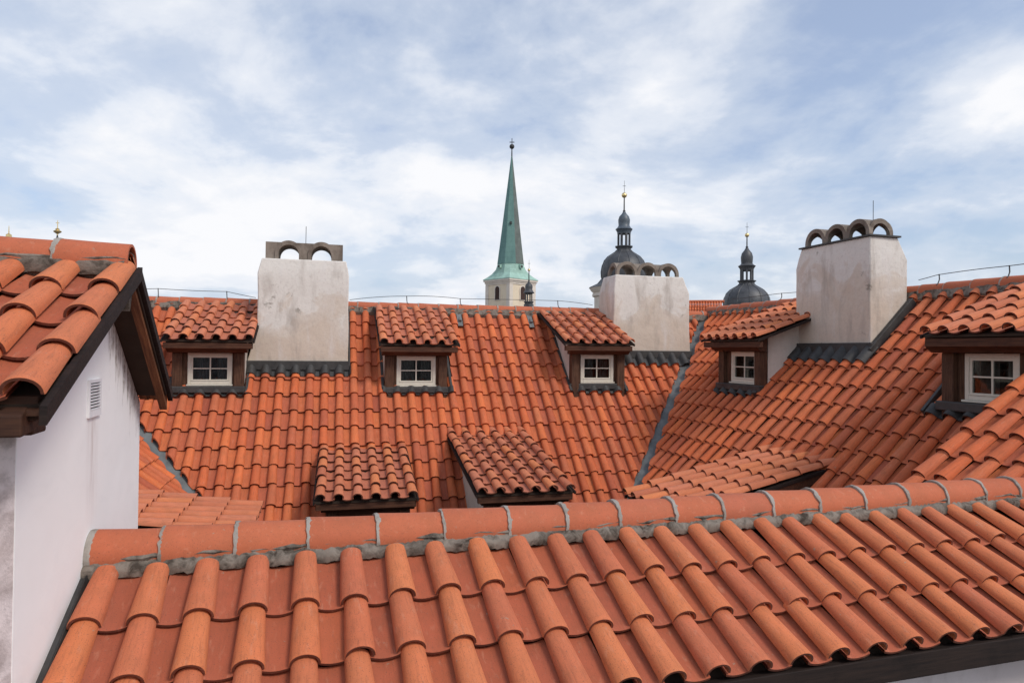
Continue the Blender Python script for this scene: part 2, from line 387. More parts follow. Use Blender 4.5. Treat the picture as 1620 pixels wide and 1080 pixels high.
kit('dormer', T_DORM, T_DORMP, 8, False)
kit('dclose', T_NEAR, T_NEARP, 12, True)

CAMI = cam.matrix_world.inverted()
def project(p):
    q = CAMI @ p
    if q.z > -0.01: return None
    return (810 + 1092.21 * q.x / -q.z, 540 - 1092.21 * q.y / -q.z, -q.z)
def near_ridge_y(x):       # where the near ridge hides what lies behind it
    return 842 + (x - 150) * (757 - 842) / 1450.0
TILES = {}                 # house -> list of tile records
def field(house, parent, fr, cols, rows, key, clips=(), holes=(), jit=1.0, behind=True, skip_pan=(), last_pan=True, seed=1):
    """lay cap and pan tiles on a slope. cols, rows: ranges; a tile's lower end stands at (i, -row * L). clips: (point, normal) pairs, what lies on the normal's side is cut off"""
    rng = random.Random(seed)
    rec = TILES.setdefault(house.name, [])
    for j in rows:
        rowdx = rng.uniform(-.02, .02) * jit; rowdy = rng.uniform(-.02, .02) * jit
        for i in cols:
            for kind in ('cap_tile', 'pan_tile'):
                x = i + (0.5 if kind == 'pan_tile' else 0.0)
                if kind == 'pan_tile' and (i == cols[-1] and not last_pan): continue
                if (kind, i, j) in skip_pan: continue
                jc = j - 0.5
                if any(a < x < b and c < jc < d for a, b, c, d in holes): continue
                sagy = .045 * noise.noise(Vector((x * .22, j * .45, seed))); sagz = .035 * noise.noise(Vector((x * .12, j * .25, seed + 9)))
                T = fr @ Matrix.Translation(Vector((x + rowdx + rng.gauss(0, .013) * jit, -j * L + sagy + rowdy + rng.gauss(0, .018) * jit, sagz + rng.gauss(0, .007) * jit)) * U) \
                    @ Matrix.Rotation(rng.gauss(0, .009) * jit, 4, 'Z') @ Matrix.Rotation(rng.gauss(0, .006) * jit, 4, 'X') @ Matrix.Rotation(rng.gauss(0, .012) * jit, 4, 'Y')
                cut = []; gone = False
                corners = [T @ (Vector((a, b, c)) * U) for a in (-.33, .33) for b in (0, L + .14) for c in (-.4, 0)]
                for p, nrm in clips:
                    dd = [(c - p).dot(nrm) for c in corners]
                    if min(dd) > 0: gone = True; break
                    if max(dd) > 0: cut.append((p, nrm))
                if gone: continue
                c = project(T @ (Vector((0, L / 2, -.1)) * U))
                size = 0; vis = False
                if c:
                    size = 1 / c[2]
                    vis = -25 < c[0] < 1645 and -25 < c[1] < 1110 and not (behind and c[1] > near_ridge_y(c[0]) + 14)
                if not vis and c and (c[0] < -150 or c[0] > 1790 or c[1] > 1300): continue
                rec.append((vis, size, kind, parent, T, cut, key, rng.randrange(3)))
def lay(house):
    rec = TILES.get(house.name, [])
    take = set()
    for kind in ('cap_tile', 'pan_tile'):
        idx = [k for k, r_ in enumerate(rec) if r_[2] == kind and r_[0]]
        idx.sort(key=lambda k: -rec[k][1]); take |= set(idx[:298])
    rest = {}
    for k, (vis, size, kind, parent, T, cut, key, var) in enumerate(rec):
        me = KIT[key][kind][var]
        if cut:
            me = me.copy(); bm = bmesh.new(); bm.from_mesh(me); Ti = T.inverted(); T3 = T.to_3x3().transposed()
            for p, nrm in cut:
                bmesh.ops.bisect_plane(bm, geom=bm.verts[:] + bm.edges[:] + bm.faces[:], plane_co=Ti @ p, plane_no=(T3 @ nrm).normalized(), clear_outer=True)
            bm.to_mesh(me); n = len(bm.faces); bm.free()
            if n == 0: continue
        if k in take: link_obj(kind, me, parent=parent, mw=T)
        else: rest.setdefault((parent.name, kind), [parent, []])[1].append((me, T))
    for (pn, kind), (parent, items) in rest.items():
        bm = bmesh.new()
        for me, T in items:
            t2 = me.copy(); t2.transform(WORLD[pn].inverted() @ T); bm.from_mesh(t2); bpy.data.meshes.remove(t2)
        me = bpy.data.meshes.new(kind + '_field'); bm.to_mesh(me); bm.free(); me.materials.append(items[0][0].materials[0])
        tag(link_obj('distant_' + kind, me, parent=parent, mw=WORLD[pn]), kind='stuff')

# ------------------------------------------------------------------ shared builders
def ridge(house, host, mw, joints, rad, name='ridge', joint_rings=True, n=12, mat=None, slope_f=45, slope_b=45, drop=1.0, thick=0.06, ends=True):
    """mw: upright frame on the ridge line, x along it, z=0 at the crown of the tiles. A mortar core carries the ridge tiles and the joints."""
    x0, x1 = joints[0], joints[-1]
    core = MB(); rng = random.Random(len(joints))
    steps = max(8, int((x1 - x0) * 5)); rings = []
    for k in range(steps + 1):
        x = x0 + (x1 - x0) * k / steps
        def q(y, z, a=0.05): return (x, y + a * noise.noise(Vector((x * 2.3, y * 3, z * 3))) * 1.5, z + a * noise.noise(Vector((x * 3.1, y * 2 + 9, z))) * 1.5)
        tf, tb = math.tan(R(slope_f)), math.tan(R(slope_b))
        e = rad + drop
        rings.append([q(-e, -0.30 - e * tf), q(-rad * 1.02, -rad * 0.95, .04), (x, -rad * .7, -rad * .5), (x, rad * .7, -rad * .5), q(rad * 1.02, -rad * .95, .04), q(e, -0.30 - e * tb), (x, 0, -e * max(tf, tb) - 1.2)])
    core.loft(rings, False)
    c = core.build(name, MORTAR, house, mw)
    for k in range(len(joints) - 1):
        a, b = joints[k], joints[k + 1]
        ta, tb_ = a + 0.015, b + 0.03
        m = MB(); W_ = n + 1; vs = []; fs = []
        dz = rng.uniform(-.015, .015)
        sts = [(ta, 1.055), (ta + .05, 1.07), ((ta + tb_) / 2, 1.0), (tb_, 0.955)]
        for x, g in sts:
            for i in range(n + 1):
                th = -0.22 + (math.pi + .44) * i / n
                vs.append((x, -rad * g * math.cos(th) * 1.02, dz - rad + rad * g * math.sin(th)))
        for q in range(len(sts) - 1):
            for i in range(n): fs.append((q * W_ + i, q * W_ + i + 1, (q + 1) * W_ + i + 1, (q + 1) * W_ + i))
        b0 = len(vs)
        for x, g in (sts[0], sts[-1]):
            for i in range(n + 1):
                th = -0.22 + (math.pi + .44) * i / n
                vs.append((x, -(rad * g - thick) * math.cos(th) * 1.02, dz - rad + (rad * g - thick) * math.sin(th)))
        for i in range(n):
            fs.append((b0 + i, b0 + W_ + i, b0 + W_ + i + 1, b0 + i + 1))
            fs.append((i + 1, i, b0 + i, b0 + i + 1)); q = 3 * W_; fs.append((q + i, q + i + 1, b0 + W_ + i + 1, b0 + W_ + i))
        m.add(vs, fs, True)
        m.build('ridge_tile', mat or T_RIDGE, c, mw)
        if joint_rings and k:
            g = MB(); rr = []
            for i in range(n + 3):
                th = -0.25 + (math.pi + .5) * i / (n + 2); ww = 0.060 + .035 * noise.noise(Vector((a * 3, i * .9, 1))); r1 = rad * (1.085 + .035 * noise.noise(Vector((a, i * 1.3, 5)))); r0 = rad * .9
                xx = a + .03 + .03 * noise.noise(Vector((a * 2, i * .6, 8)))
                cc, ss = -math.cos(th), math.sin(th)
                rr.append([(xx - ww, r0 * cc, -rad + r0 * ss), (xx - ww, r1 * .985 * cc, -rad + r1 * .985 * ss), (xx, r1 * cc, -rad + r1 * ss), (xx + ww, r1 * .97 * cc, -rad + r1 * .97 * ss), (xx + ww, r0 * cc, -rad + r0 * ss)])
            g.loft(rr, True); g.build('mortar_joint', MORTARL, c, mw)
    return c

def wave(x):
    f = x - round(x)
    if abs(f) < 0.345: return max(-0.36, -0.36 + 0.40 * max(0.0, 1 - (f / .345) ** 2) ** 0.5)
    f2 = abs(f) - .5
    return -0.36 + 0.02 * (f2 / .16) ** 2
def apron(parent, fr, i0, i1, s0, s1, name='lead_apron', up=0.45, upmat=None):
    """sheet lead dressed over the tiles: from s0 to s1 down the slope"""
    m = MB(); n = max(12, int((i1 - i0) * 12)); rows = []
    for k, (s_, lift) in enumerate([(s0, .06), ((s0 + s1) / 2, .05), (s1, .045), (s1 + .005, -.02)]):
        rows.append([(i0 + (i1 - i0) * q / n, -s_ + .03 * noise.noise(Vector((q * .5, k, i0))), wave(i0 + (i1 - i0) * q / n) + lift) for q in range(n + 1)])
    vs = [v for r_ in rows for v in r_]; W_ = n + 1
    m.add(vs, [(a * W_ + i, a * W_ + i + 1, (a + 1) * W_ + i + 1, (a + 1) * W_ + i) for a in range(3) for i in range(n)], True)
    return m.build(name, LEAD, parent, fr)
def upstand(parent, vf, x0, x1, y0, y1, z0, z1, name='lead_upstand', mat=None):
    m = MB(); m.box(x0, x1, y0, y1, z0, z1); return m.build(name, mat or LEAD, parent, vf, bevel=.05)

def window(parent, vf, x0, x1, z0, z1, y, panes=(2, 2), curtain='both', fw=0.20):
    """casement with a cream frame and sash, four panes, a dark room and curtains behind"""
    m = MB()
    m.box(x0, x0 + fw, y, y + .3, z0, z1); m.box(x1 - fw, x1, y, y + .3, z0, z1)
    m.box(x0 + fw, x1 - fw, y, y + .3, z1 - fw, z1); m.box(x0 + fw, x1 - fw, y, y + .3, z0, z0 + fw)
    f = m.build('window_frame', CREAM, parent, vf, bevel=.02)
    a, b, c, d = x0 + fw + .004, x1 - fw - .004, z0 + fw + .004, z1 - fw - .004; sw = .12
    s_ = MB(); ys = y + .05
    s_.box(a, a + sw, ys, ys + .18, c, d); s_.box(b - sw, b, ys, ys + .18, c, d); s_.box(a + sw, b - sw, ys, ys + .18, d - sw, d); s_.box(a + sw, b - sw, ys, ys + .18, c, c + sw)
    mxx = (a + b) / 2; mz = (c + d) / 2
    s_.box(mxx - .04, mxx + .04, ys + .02, ys + .15, c + sw, d - sw)
    s_.box(a + sw, mxx - .04, ys + .025, ys + .145, mz - .035, mz + .035); s_.box(mxx + .04, b - sw, ys + .025, ys + .145, mz - .035, mz + .035)
    s_.box(a + .02, b - .02, ys - .07, ys, c + .02, c + .08)
    s_.build('window_sash', CREAM, parent, vf)
    sl = MB(); sl.box(x0 - .05, x1 + .05, y - .16, y + .02, z0 - .10, z0 - .003); sl.build('window_sill', CREAM, parent, vf, bevel=.02)
    for xa, xb in ((a + sw, mxx - .04), (mxx + .04, b - sw)):
        for za, zb in ((c + sw, mz - .035), (mz + .035, d - sw)):
            g = MB(); g.box(xa, xb, ys + .08, ys + .095, za, zb); g.build('window_pane', GLASS, parent, vf)
    r_ = MB(); X0, X1, Z0, Z1, Y0, Y1 = x0 + .03, x1 - .03, z0 + .03, z1 - .03, y + .31, y + 3.2
    r_.add([(X0, Y0, Z0), (X1, Y0, Z0), (X1, Y1, Z0), (X0, Y1, Z0), (X0, Y0, Z1), (X1, Y0, Z1), (X1, Y1, Z1), (X0, Y1, Z1)], [(0, 1, 2, 3), (4, 7, 6, 5), (1, 5, 6, 2), (2, 6, 7, 3), (3, 7, 4, 0)])
    r_.build('room_lining', DARK, parent, vf)
    for side in (0, 1):
        if curtain == 'one' and side: continue
        q = MB(); n = 20; wd = (b - a) * (.42 if side == 0 else .3); xs = a + .1 if side == 0 else b - .1 - wd
        top = [(xs + wd * k / n, y + .55 + .05 * math.sin(k * 1.35 + side), d) for k in range(n + 1)]; bot = [(xs + wd * k / n, y + .55 + .07 * math.sin(k * 1.35 + side + .3), c) for k in range(n + 1)]
        q.add(top + bot, [(k, k + 1, n + 2 + k, n + 1 + k) for k in range(n)], True); q.build('curtain', CLOTH, parent, vf)

def dormer(house, host_fr, O, yaw, slope, cols, rows, wx, win, wy, base, label, clips=(), key='dormer', cheek=CREAMWALL, host_slope=45, wz=-3.35, seed=3, flash=True, back=9.0):
    """shed dormer: O is the crown of its first cap tile at the eaves; wx: wall from-to in x; win: window from-to; wy: how far the wall stands behind the eaves"""
    vf = vframe(O, yaw); fr = pframe(O, yaw, slope); ts = math.tan(R(slope))
    def under(y, k=.52): return y * ts - k
    body = MB(); x0, x1 = cols[0] - .42, cols[-1] + .42
    body.prism([(.30, under(.30, .54)), (.30, under(.30, .64)), (back, under(back, .64)), (back, under(back, .54))], x0 + .16, x1 - .16)
    d = body.build('dormer', DECK, house, vf); tag(d, label)
    zb = wz - base
    yb = back - .2
    for a, b in ((wx[0], wx[0] + .22), (wx[1] - .22, wx[1])):
        m = MB(); m.prism([(wy + .35, zb), (wy + .35, under(wy + .35, .65)), (yb, under(yb, .65)), (yb, zb)], a, b); m.build('cheek_wall', cheek, d, vf)
    fb = MB(); fb.box(x0 + .2, x1 - .2, .34, .62, -.96, -.58); fb.build('fascia_board', WOOD_H, d, vf, bevel=.03)
    fb = MB(); fb.prism([(.64, -.46), (.64, -.95), (1.0, -1.22), (wy + .1, -1.22), (wy + .1, under(wy + .1, .66)), (.64, under(.64, .66))], wx[0] - .25, wx[1] + .25); fb.build('eaves_beam', WOOD_H, d, vf, bevel=.04)
    pw = .62
    for a in (wx[0], wx[1] - pw):
        m = MB(); m.box(a, a + pw, wy - .28, wy + .34, zb, -1.223); m.build('post', WOOD_V, d, vf, bevel=.04)
    if win:
        for a, b in ((wx[0] + pw, win[0]), (win[1], wx[1] - pw)):
            if b - a > .03:
                m = MB(); m.box(a, b, wy + .02, wy + .3, zb, -1.225); m.build('wall_board', WOOD_V, d, vf)
        m = MB(); m.box(win[0], win[1], wy + .02, wy + .3, zb, wz); m.build('sill_board', WOOD_H, d, vf)
        window(d, vf, win[0], win[1], wz, -1.24, wy)
    else:
        m = MB(); m.box(wx[0] + pw, wx[1] - pw, wy, wy + .3, zb, -1.225); m.build('wall_board', WOOD_H, d, vf)
    vb = MB()
    for a in (x0 + .06, x1 - .16):
        vb = MB(); vb.prism([(.2, under(.2, .50)), (.2, under(.2, .66)), (back, under(back, .66)), (back, under(back, .50))], a, a + .098); vb.build('verge_board', WOOD_D, d, vf)
    field(house, d, fr, cols, rows, key, clips=clips, seed=seed, last_pan=False)
    return d, vf

def strip_on(parent, fr, x0, x1, s0, s1, z0, z1, name='side_flashing', mat=None):
    m = MB(); m.box(x0, x1, -s1, -s0, z0, z1); return m.build(name, mat or LEAD, parent, fr, bevel=.03)

def eval_mesh(o):
    dg = bpy.context.evaluated_depsgraph_get(); dg.update()
    return bpy.data.meshes.new_from_object(o.evaluated_get(dg))
def arch_cover(parent, vf, outer, inner, name='arch_cover'):
    """concrete chimney cover: outer solids joined, tunnels cut through both ways"""
    def tmp(mb):
        o = link_obj('tmp', mb.mesh('tmp', CONC)); return o
    os_ = [tmp(m) for m in outer]; cs = [tmp(m) for m in inner]
    base = os_[0]
    for o in os_[1:]:
        b = base.modifiers.new('u', 'BOOLEAN'); b.operation = 'UNION'; b.object = o; b.solver = 'EXACT'
    for o in cs:
        b = base.modifiers.new('d', 'BOOLEAN'); b.operation = 'DIFFERENCE'; b.object = o; b.solver = 'EXACT'
    me = eval_mesh(base); me.name = name
    for o in os_ + cs: WORLD.pop(o.name, None); bpy.data.objects.remove(o)
    return link_obj(name, me, parent=parent, mw=vf)
def half_barrel(axis, c, r, a, b, z0, zc, n=16):
    """half barrel on straight legs from z0 up to zc; axis 'y' runs from a to b at x=c, axis 'x' at y=c"""
    m = MB(); poly = [(c - r, z0)] + [(c - r * math.cos(math.pi * i / n), zc + r * math.sin(math.pi * i / n)) for i in range(n + 1)] + [(c + r, z0)]
    if axis == 'y': m.prism_y(poly, a, b)
    else: m.prism(poly, a, b)
    return m
def chimney(parent, vf, rings, label, top_plate=False):
    """rings: (z, x0, x1, y0, y1) from the bottom up"""
    m = MB(); rr = []
    for k in range(len(rings) - 1):
        a, b = rings[k], rings[k + 1]; n = 5 if k < len(rings) - 2 else 2
        for q in range(n + (1 if k == len(rings) - 2 else 0)):
            t = q / n; z, x0, x1, y0, y1 = [u * (1 - t) + v * t for u, v in zip(a, b)]
            ring = []
            for (xa, ya), (xb, yb) in (((x0, y0), (x1, y0)), ((x1, y0), (x1, y1)), ((x1, y1), (x0, y1)), ((x0, y1), (x0, y0))):
                for h in range(6):
                    x = xa + (xb - xa) * h / 6; y = ya + (yb - ya) * h / 6
                    ring.append((x + .05 * noise.noise(Vector((x * .6, y * .6, z * .6))), y + .05 * noise.noise(Vector((x * .6 + 5, y * .6, z * .6))), z))
            rr.append(ring)
    m.loft(rr, True)
    o = m.build('chimney', PLASTER, parent, vf, bevel=.07); tag(o, label); return o

# ================================================================== the setting
g = MB(1); g.box(-1500, 1500, -1500, 3000, -1, 0); gr = g.build('ground', plain('cobbled_ground', (0.13, 0.12, 0.11), 0.9, 0, .2, .3, .6, .4, .02, 6)); tag(gr, kind='structure')

# ================================================================== main roof (faces the camera)
OB, YB, SB = (-4.601, 55.365, 2.208), 14.892, 44.94
OC, YC, SLC = (17.089, 45.61, -1.653), -73.16, 44.06
OL, YL, SLL = (-22.98 + 0.712 * 2.08, 42.87 + 0.191 * 2.08, -5.13 - 0.676 * 2.08), 105.0, 42.53
FB, FC, FL = pframe(OB, YB, SB), pframe(OC, YC, SLC), pframe(OL, YL, SLL)
def plane_of(fr): return fr.translation.copy(), fr.to_3x3() @ Vector((0, 0, 1))
def meet(f1, f2):
    p1, n1_ = plane_of(f1); p2, n2_ = plane_of(f2)
    d = n1_.cross(n2_).normalized()
    A = Matrix((n1_, n2_, d)); p = A.inverted() @ Vector((n1_.dot(p1), n2_.dot(p2), 0)); return p, (d if d.z > 0 else -d)
def vertical_clip(p, d, keep_pt, gap):
    """vertical plane holding line (p, d); keeps keep_pt's side, pushed gap metres towards it"""
    n_ = Vector((d.y, -d.x, 0)).normalized()
    if (keep_pt - p).dot(n_) > 0: n_ = -n_
    return (p + n_ * -gap, n_)
vp, vd = meet(FB, FC)       # valley between main roof and the wing
lp, ld = meet(FB, FL)       # valley on the other side
ZR = 3.86                   # height of the long ridges, column widths above the eye
def ridge_clip(fr, yaw, jr):
    p = fr @ (Vector((0, -jr * L, 0)) * U); n_ = Matrix.Rotation(R(yaw), 3, 'Z') @ Vector((0, 1, 0)); return (p - n_ * .04, n_)
JB, JC, JL = -1.5, -5.72, None

hb = empty('tiled_house', Matrix.Translation(wpt((-4, 54, 0)).xy.to_3d())); tag(hb, 'long orange-tiled house with a two-arch chimney, a four-arch chimney and five shed dormers', 'house')
hc = empty('tiled_house', Matrix.Translation(wpt((24, 42, 0)).xy.to_3d())); tag(hc, 'tiled house wing whose tall chimney has a dark metal edge under its arches', 'house')
hl = empty('tiled_house', Matrix.Translation(wpt((-24, 34, 0)).xy.to_3d())); tag(hl, 'tiled house wing partly hidden behind the white gable wall, with one low dormer', 'house')

def deck(parent, fr, i0, i1, s0, s1, name='roof', thick=.5, z=-.64, clips=(), label=None):
    m = MB(); m.box(i0, i1, -s1, -s0, z - thick, z); me = m.mesh(name, DECK)
    if clips:
        bm = bmesh.new(); bm.from_mesh(me); T3 = fr.to_3x3().transposed(); Ti = fr.inverted()
        for p, n_ in clips:
            r_ = bmesh.ops.bisect_plane(bm, geom=bm.verts[:] + bm.edges[:] + bm.faces[:], plane_co=Ti @ p, plane_no=(T3 @ n_).normalized(), clear_outer=True)
            ed = [e for e in r_['geom_cut'] if isinstance(e, bmesh.types.BMEdge)]
            if ed: bmesh.ops.contextual_create(bm, geom=ed)
        bm.to_mesh(me); bm.free()
    o = link_obj(name, me, parent=parent, mw=fr)
    if label: tag(o, label)
    return o
keepB = FB @ (Vector((0, -3, 0)) * U)
keepC = FC @ (Vector((10, -3, 0)) * U)
keepL = FL @ (Vector((-14, -3, 0)) * U)
clB = [vertical_clip(vp, vd, keepB, .34 * U), vertical_clip(lp, ld, keepB, .34 * U), ridge_clip(FB, YB, JB)]
clC = [vertical_clip(vp, vd, keepC, .30 * U), ridge_clip(FC, YC, JC)]
clL = [vertical_clip(lp, ld, keepL, .34 * U)]
rb = deck(hb, FB, -30, 26, -1.5 * L, 14 * L, clips=[vertical_clip(vp, vd, keepB, 0), vertical_clip(lp, ld, keepB, 0)])
rc = deck(hc, FC, -20, 19, JC * L, 12 * L, clips=[vertical_clip(vp, vd, keepC, 0)])
JLR = (OL[2] - ZR) / (math.sin(R(SLL)) * L)
rl = deck(hl, FL, -22, 14, JLR * L, 8 * L, clips=[vertical_clip(lp, ld, keepL, 0)])
for hs, fr, yaw, jr, i0, i1 in ((hb, FB, YB, JB, -30, 26), (hc, FC, YC, JC, -20, 19), (hl, FL, YL, JLR, -22, 12)):
    # rear slope and walls, out of sight behind the ridge
    p = fr @ (Vector((0, -jr * L, -.44)) * U); v2 = Matrix.Translation(p) @ Matrix.Rotation(R(yaw), 4, 'Z')
    m = MB(); m.prism([(0, 0), (0, -.5), (9, -9.5), (9, -9)], i0, i1); m.build('rear_slope', T_MAINP, hs, v2)
    m = MB(); m.box(i0 + .5, i1 - .5, -8, 8.2, -p.z / U, -9.2); m.build('wall', CREAMWALL, hs, v2)

holesB = [(-19.9, -15.0, .3, 4.4), (-15.6, -8.5, -1.2, 3.2), (-5.9, -.8, .3, 4.4), (8.2, 13.0, .3, 4.4), (13.6, 20.0, -1.0, 2.3), (-10.0, -4.9, 8.6, 14), (-1.0, 4.6, 8.6, 14)]
vents = [('pan_tile', 0, 0), ('pan_tile', 6, 0)]
field(hb, rb, FB, range(-27, 24), range(-1, 13), 'main', clips=clB, holes=holesB, skip_pan=vents, seed=11)
holesC = [(-4.6, -.2, -4.2, .35), (-.9, 6.0, -6.5, -2.3), (12.6, 19, -4.2, .4)]
field(hc, rc, FC, range(-19, 19), range(-5, 8), 'mid', clips=clC, holes=holesC, seed=12)
field(hl, rl, FL, range(-12, 6), range(-4, 4), 'main', clips=clL, seed=13)

# roof vents of lead in the top course
for i in (0, 6):
    m = MB(); m.add([(-.2, -.1, -.28), (.2, -.1, -.28), (.2, L, -.30), (-.2, L, -.30), (-.2, -.1, -.22), (.2, -.1, -.22), (.2, L, -.2), (-.2, L, -.2)], [(0, 3, 2, 1), (4, 5, 6, 7), (0, 1, 5, 4), (1, 2, 6, 5), (2, 3, 7, 6), (3, 0, 4, 7)])
    m.add([(-.13, .35, -.21), (.13, .35, -.21), (.0, 1.0, -.2), (-.1, .35, .0), (.1, .35, .0)], [(0, 1, 4, 3), (3, 4, 2), (0, 3, 2), (1, 2, 4)])
    m.build('roof_vent', LEADG, rb, FB @ Matrix.Translation(Vector((i + .5, 0, 0)) * U))
# valley gutters
def valley(parent, p, d, t0, t1, wid=.62):
    n_ = Vector((d.y, -d.x, 0)).normalized(); m = MB(1); rows = []
    for k in range(25):
        t = t0 + (t1 - t0) * k / 24; c = p + d * (t * U) + Vector((0, 0, -.47 * U)); wv = wid * U * (1 + .08 * noise.noise(Vector((k * .7, 0, 0))))
        rows.append([c + n_ * wv + Vector((0, 0, .36 * wv)), c + n_ * wv * .15 + Vector((0, 0, .01)), c - n_ * wv * .15 + Vector((0, 0, .01)), c - n_ * wv + Vector((0, 0, .36 * wv))])
    vs = [tuple(v) for r_ in rows for v in r_]
    m.add(vs, [(a * 4 + i, a * 4 + i + 1, a * 4 + 5 + i, a * 4 + 4 + i) for a in range(24) for i in range(3)], True)
    return m.build('valley_gutter', LEADG, parent)
def t_at(p, d, z): return ((z * U + HC) - p.z) / d.z / U
valley(hb, vp, vd, t_at(vp, vd, -12.5), t_at(vp, vd, 3.5))
valley(hb, lp, ld, t_at(lp, ld, -12.5), t_at(lp, ld, 3.5), .75)

# ridges
def ridge_on(hs, fr, yaw, jr, xs, rad, **k):
    p = fr @ (Vector((0, -jr * L, 0)) * U); mw = Matrix.Translation(p + Vector((0, 0, .02 * U))) @ Matrix.Rotation(R(yaw), 4, 'Z')
    return ridge(hs, None, mw, xs, rad, **k)
def spread(a, b, step, seed):
    r_ = random.Random(seed); out = [a]
    while out[-1] < b: out.append(out[-1] + step * r_.uniform(.95, 1.05))
    return out
ridge_on(hb, FB, YB, JB, spread(-27, 23.2, 1.62, 1), .40, n=8, drop=.12)
ridge_on(hc, FC, YC, JC, spread(-16.5, 17, 1.62, 2), .42, n=10, drop=.12)

# chimney with two arches
vf = vframe((-18.57, 48.25, -1.07), YB)
ch = chimney(hb, vf, [(-3.2, -.3, 6.95, -.02, 3.0), (.0, .02, 6.95, 0, 3.0), (2.45, .70, 6.93, 0, 3.0), (6.35, .68, 6.93, 0, 3.0), (7.46, .92, 6.72, .18, 2.75)], 'broad chimney with two large open arches on top')
blk = MB(); blk.box(1.15, 6.48, .38, 2.5, 7.40, 8.66)
arch_cover(ch, vf, [blk, half_barrel('y', 2.72, .94, .30, 2.58, 7.40, 7.86), half_barrel('y', 4.98, .94, .30, 2.58, 7.40, 7.86)],
           [half_barrel('y', 2.72, .70, 0, 3, 7.3, 7.80), half_barrel('y', 4.98, .70, 0, 3, 7.3, 7.80)])
m = MB(); m.tube([(3.85, 1.4, 8.5), (3.86, 1.4, 10.05)], .022, 5); m.build('lightning_rod', IRON, ch, vf)
apron(ch, FB, -15.35, -8.2, 3.22 * L, 3.78 * L)
upstand(ch, vf, .0, 7.02, -.16, .0, -.45, .22)
strip_on(ch, FB, -8.36, -8.22, -1.2 * L, 3.3 * L, -.45, -.08)
# chimney with four-sided arches
vf = vframe((9.54, 56.88, .04), YB)
ch = chimney(hb, vf, [(-3.2, -1.3, 5.72, 0, 3.2), (.1, -1.3, 5.70, 0, 3.2), (2.5, -1.28, 5.62, 0, 3.2), (4.95, -1.28, 5.60, 0, 3.2), (6.33, -1.05, 5.12, .15, 2.75)], 'chimney whose cover has three arches in front and one at the side, beside the valley')
def groin(ch, vf, x0, x1, y0, y1, zb, n=3):
    wd = (x1 - x0) / n; r1 = wd / 2 * .99; zc = zb + .18; yc = (y0 + y1) / 2; ry = (y1 - y0) / 2
    o = [half_barrel('y', x0 + wd * (k + .5), r1 + .02, y0, y1, zb - .08, zc) for k in range(n)] + [half_barrel('x', yc, ry * .97, x0 + .04, x1 - .04, zb - .08, zc + .0)]
    i = [half_barrel('y', x0 + wd * (k + .5), r1 - .24, y0 - 1, y1 + 1, zb - .3, zc) for k in range(n)] + [half_barrel('x', yc, ry - .26, x0 - 1, x1 + 1, zb - .3, zc - .05)]
    return arch_cover(ch, vf, o, i)
groin(ch, vf, -.85, 4.85, .45, 2.35, 6.35)
apron(ch, FB, 12.9, 19.75, 2.12 * L, 2.98 * L)
upstand(ch, vf, -.2, 5.85, -.16, .0, -.55, .10)
# tall chimney of the wing
vf = vframe((21.03, 40.57, .58), YC)
ch = chimney(hc, vf, [(-3.6, -6.5, .05, -.05, 2.8), (-.6, -6.35, .02, 0, 2.78), (2.5, -6.38, .0, 0, 2.78), (5.1, -6.38, .0, 0, 2.78), (6.42, -6.0, -.1, .1, 2.16)], 'tall chimney with a dark metal edge under four arched openings')
m = MB(); m.box(-6.12, .04, -.02, 2.28, 6.42, 6.52); m.build('metal_edge', LEAD, ch, vf)
groin(ch, vf, -5.75, -.30, .22, 2.0, 6.52)
m = MB(); m.tube([(-.9, 1.1, 7.2), (-.9, 1.1, 8.75)], .02, 5); m.build('lightning_rod', IRON, ch, vf)
apron(ch, FC, -.95, 6.35, -2.25 * L, -1.32 * L)
upstand(ch, vf, -6.5, .3, -.2, .0, -1.0, .12)
strip_on(ch, FC, 6.02, 6.32, -4.9 * L, -1.9 * L, -.45, .06)
strip_on(ch, FC, -.95, -.55, -3.2 * L, -1.9 * L, -.35, .14)

# dormers of the main roof
def sc(o, k): return tuple(a * k for a in o)
d1, v1 = dormer(hb, FB, (-22.2, 44.22, .91), 14.74, 22.0, range(0, 6), range(-4, 1), (.12, 4.58), (1.03, 3.82), 1.63, 1.4, 'window dormer between the white gable and the two-arch chimney', seed=21, back=7.3, clips=[clB[2]])
d2, v2 = dormer(hb, FB, sc((-9.08, 49.19, .83), .972), 15.0, 22.9, range(0, 6), range(-4, 1), (.16, 4.62), (1.0, 3.82), 1.55, 1.4, 'window dormer standing alone in the middle of the long roof', seed=22, back=7.3, clips=[clB[2]])
d3, v3 = dormer(hb, FB, (4.31, 51.39, 1.02), 14.76, 20.7, range(0, 6), range(-4, 1), (.58, 4.95), (1.41, 4.12), 1.44, 1.4, 'window dormer whose roof touches the four-arch chimney', seed=23, back=7.3, clips=[clB[2]])
apron(d1, FB, -19.75, -15.2, 4.66 * L, 5.02 * L); apron(d2, FB, -6.0, -.95, 4.66 * L, 5.02 * L); apron(d3, FB, 8.0, 12.8, 4.66 * L, 5.0 * L)
for d_, v_, wx_ in ((d1, v1, (.12, 4.58)), (d2, v2, (.16, 4.62)), (d3, v3, (.58, 4.95))):
    upstand(d_, v_, wx_[0] - .1, wx_[1] + .1, 1.2, 1.62, -3.9, -3.47)
for d_, a, b in ((d1, -19.95, -15.05), (d2, -6.05, -1.0), (d3, 8.05, 12.75)):
    strip_on(d_, FB, a - .04, a + .16, .3 * L, 5.0 * L, -.45, -.02); strip_on(d_, FB, b - .14, b + .04, .3 * L, 5.0 * L, -.45, -.02)
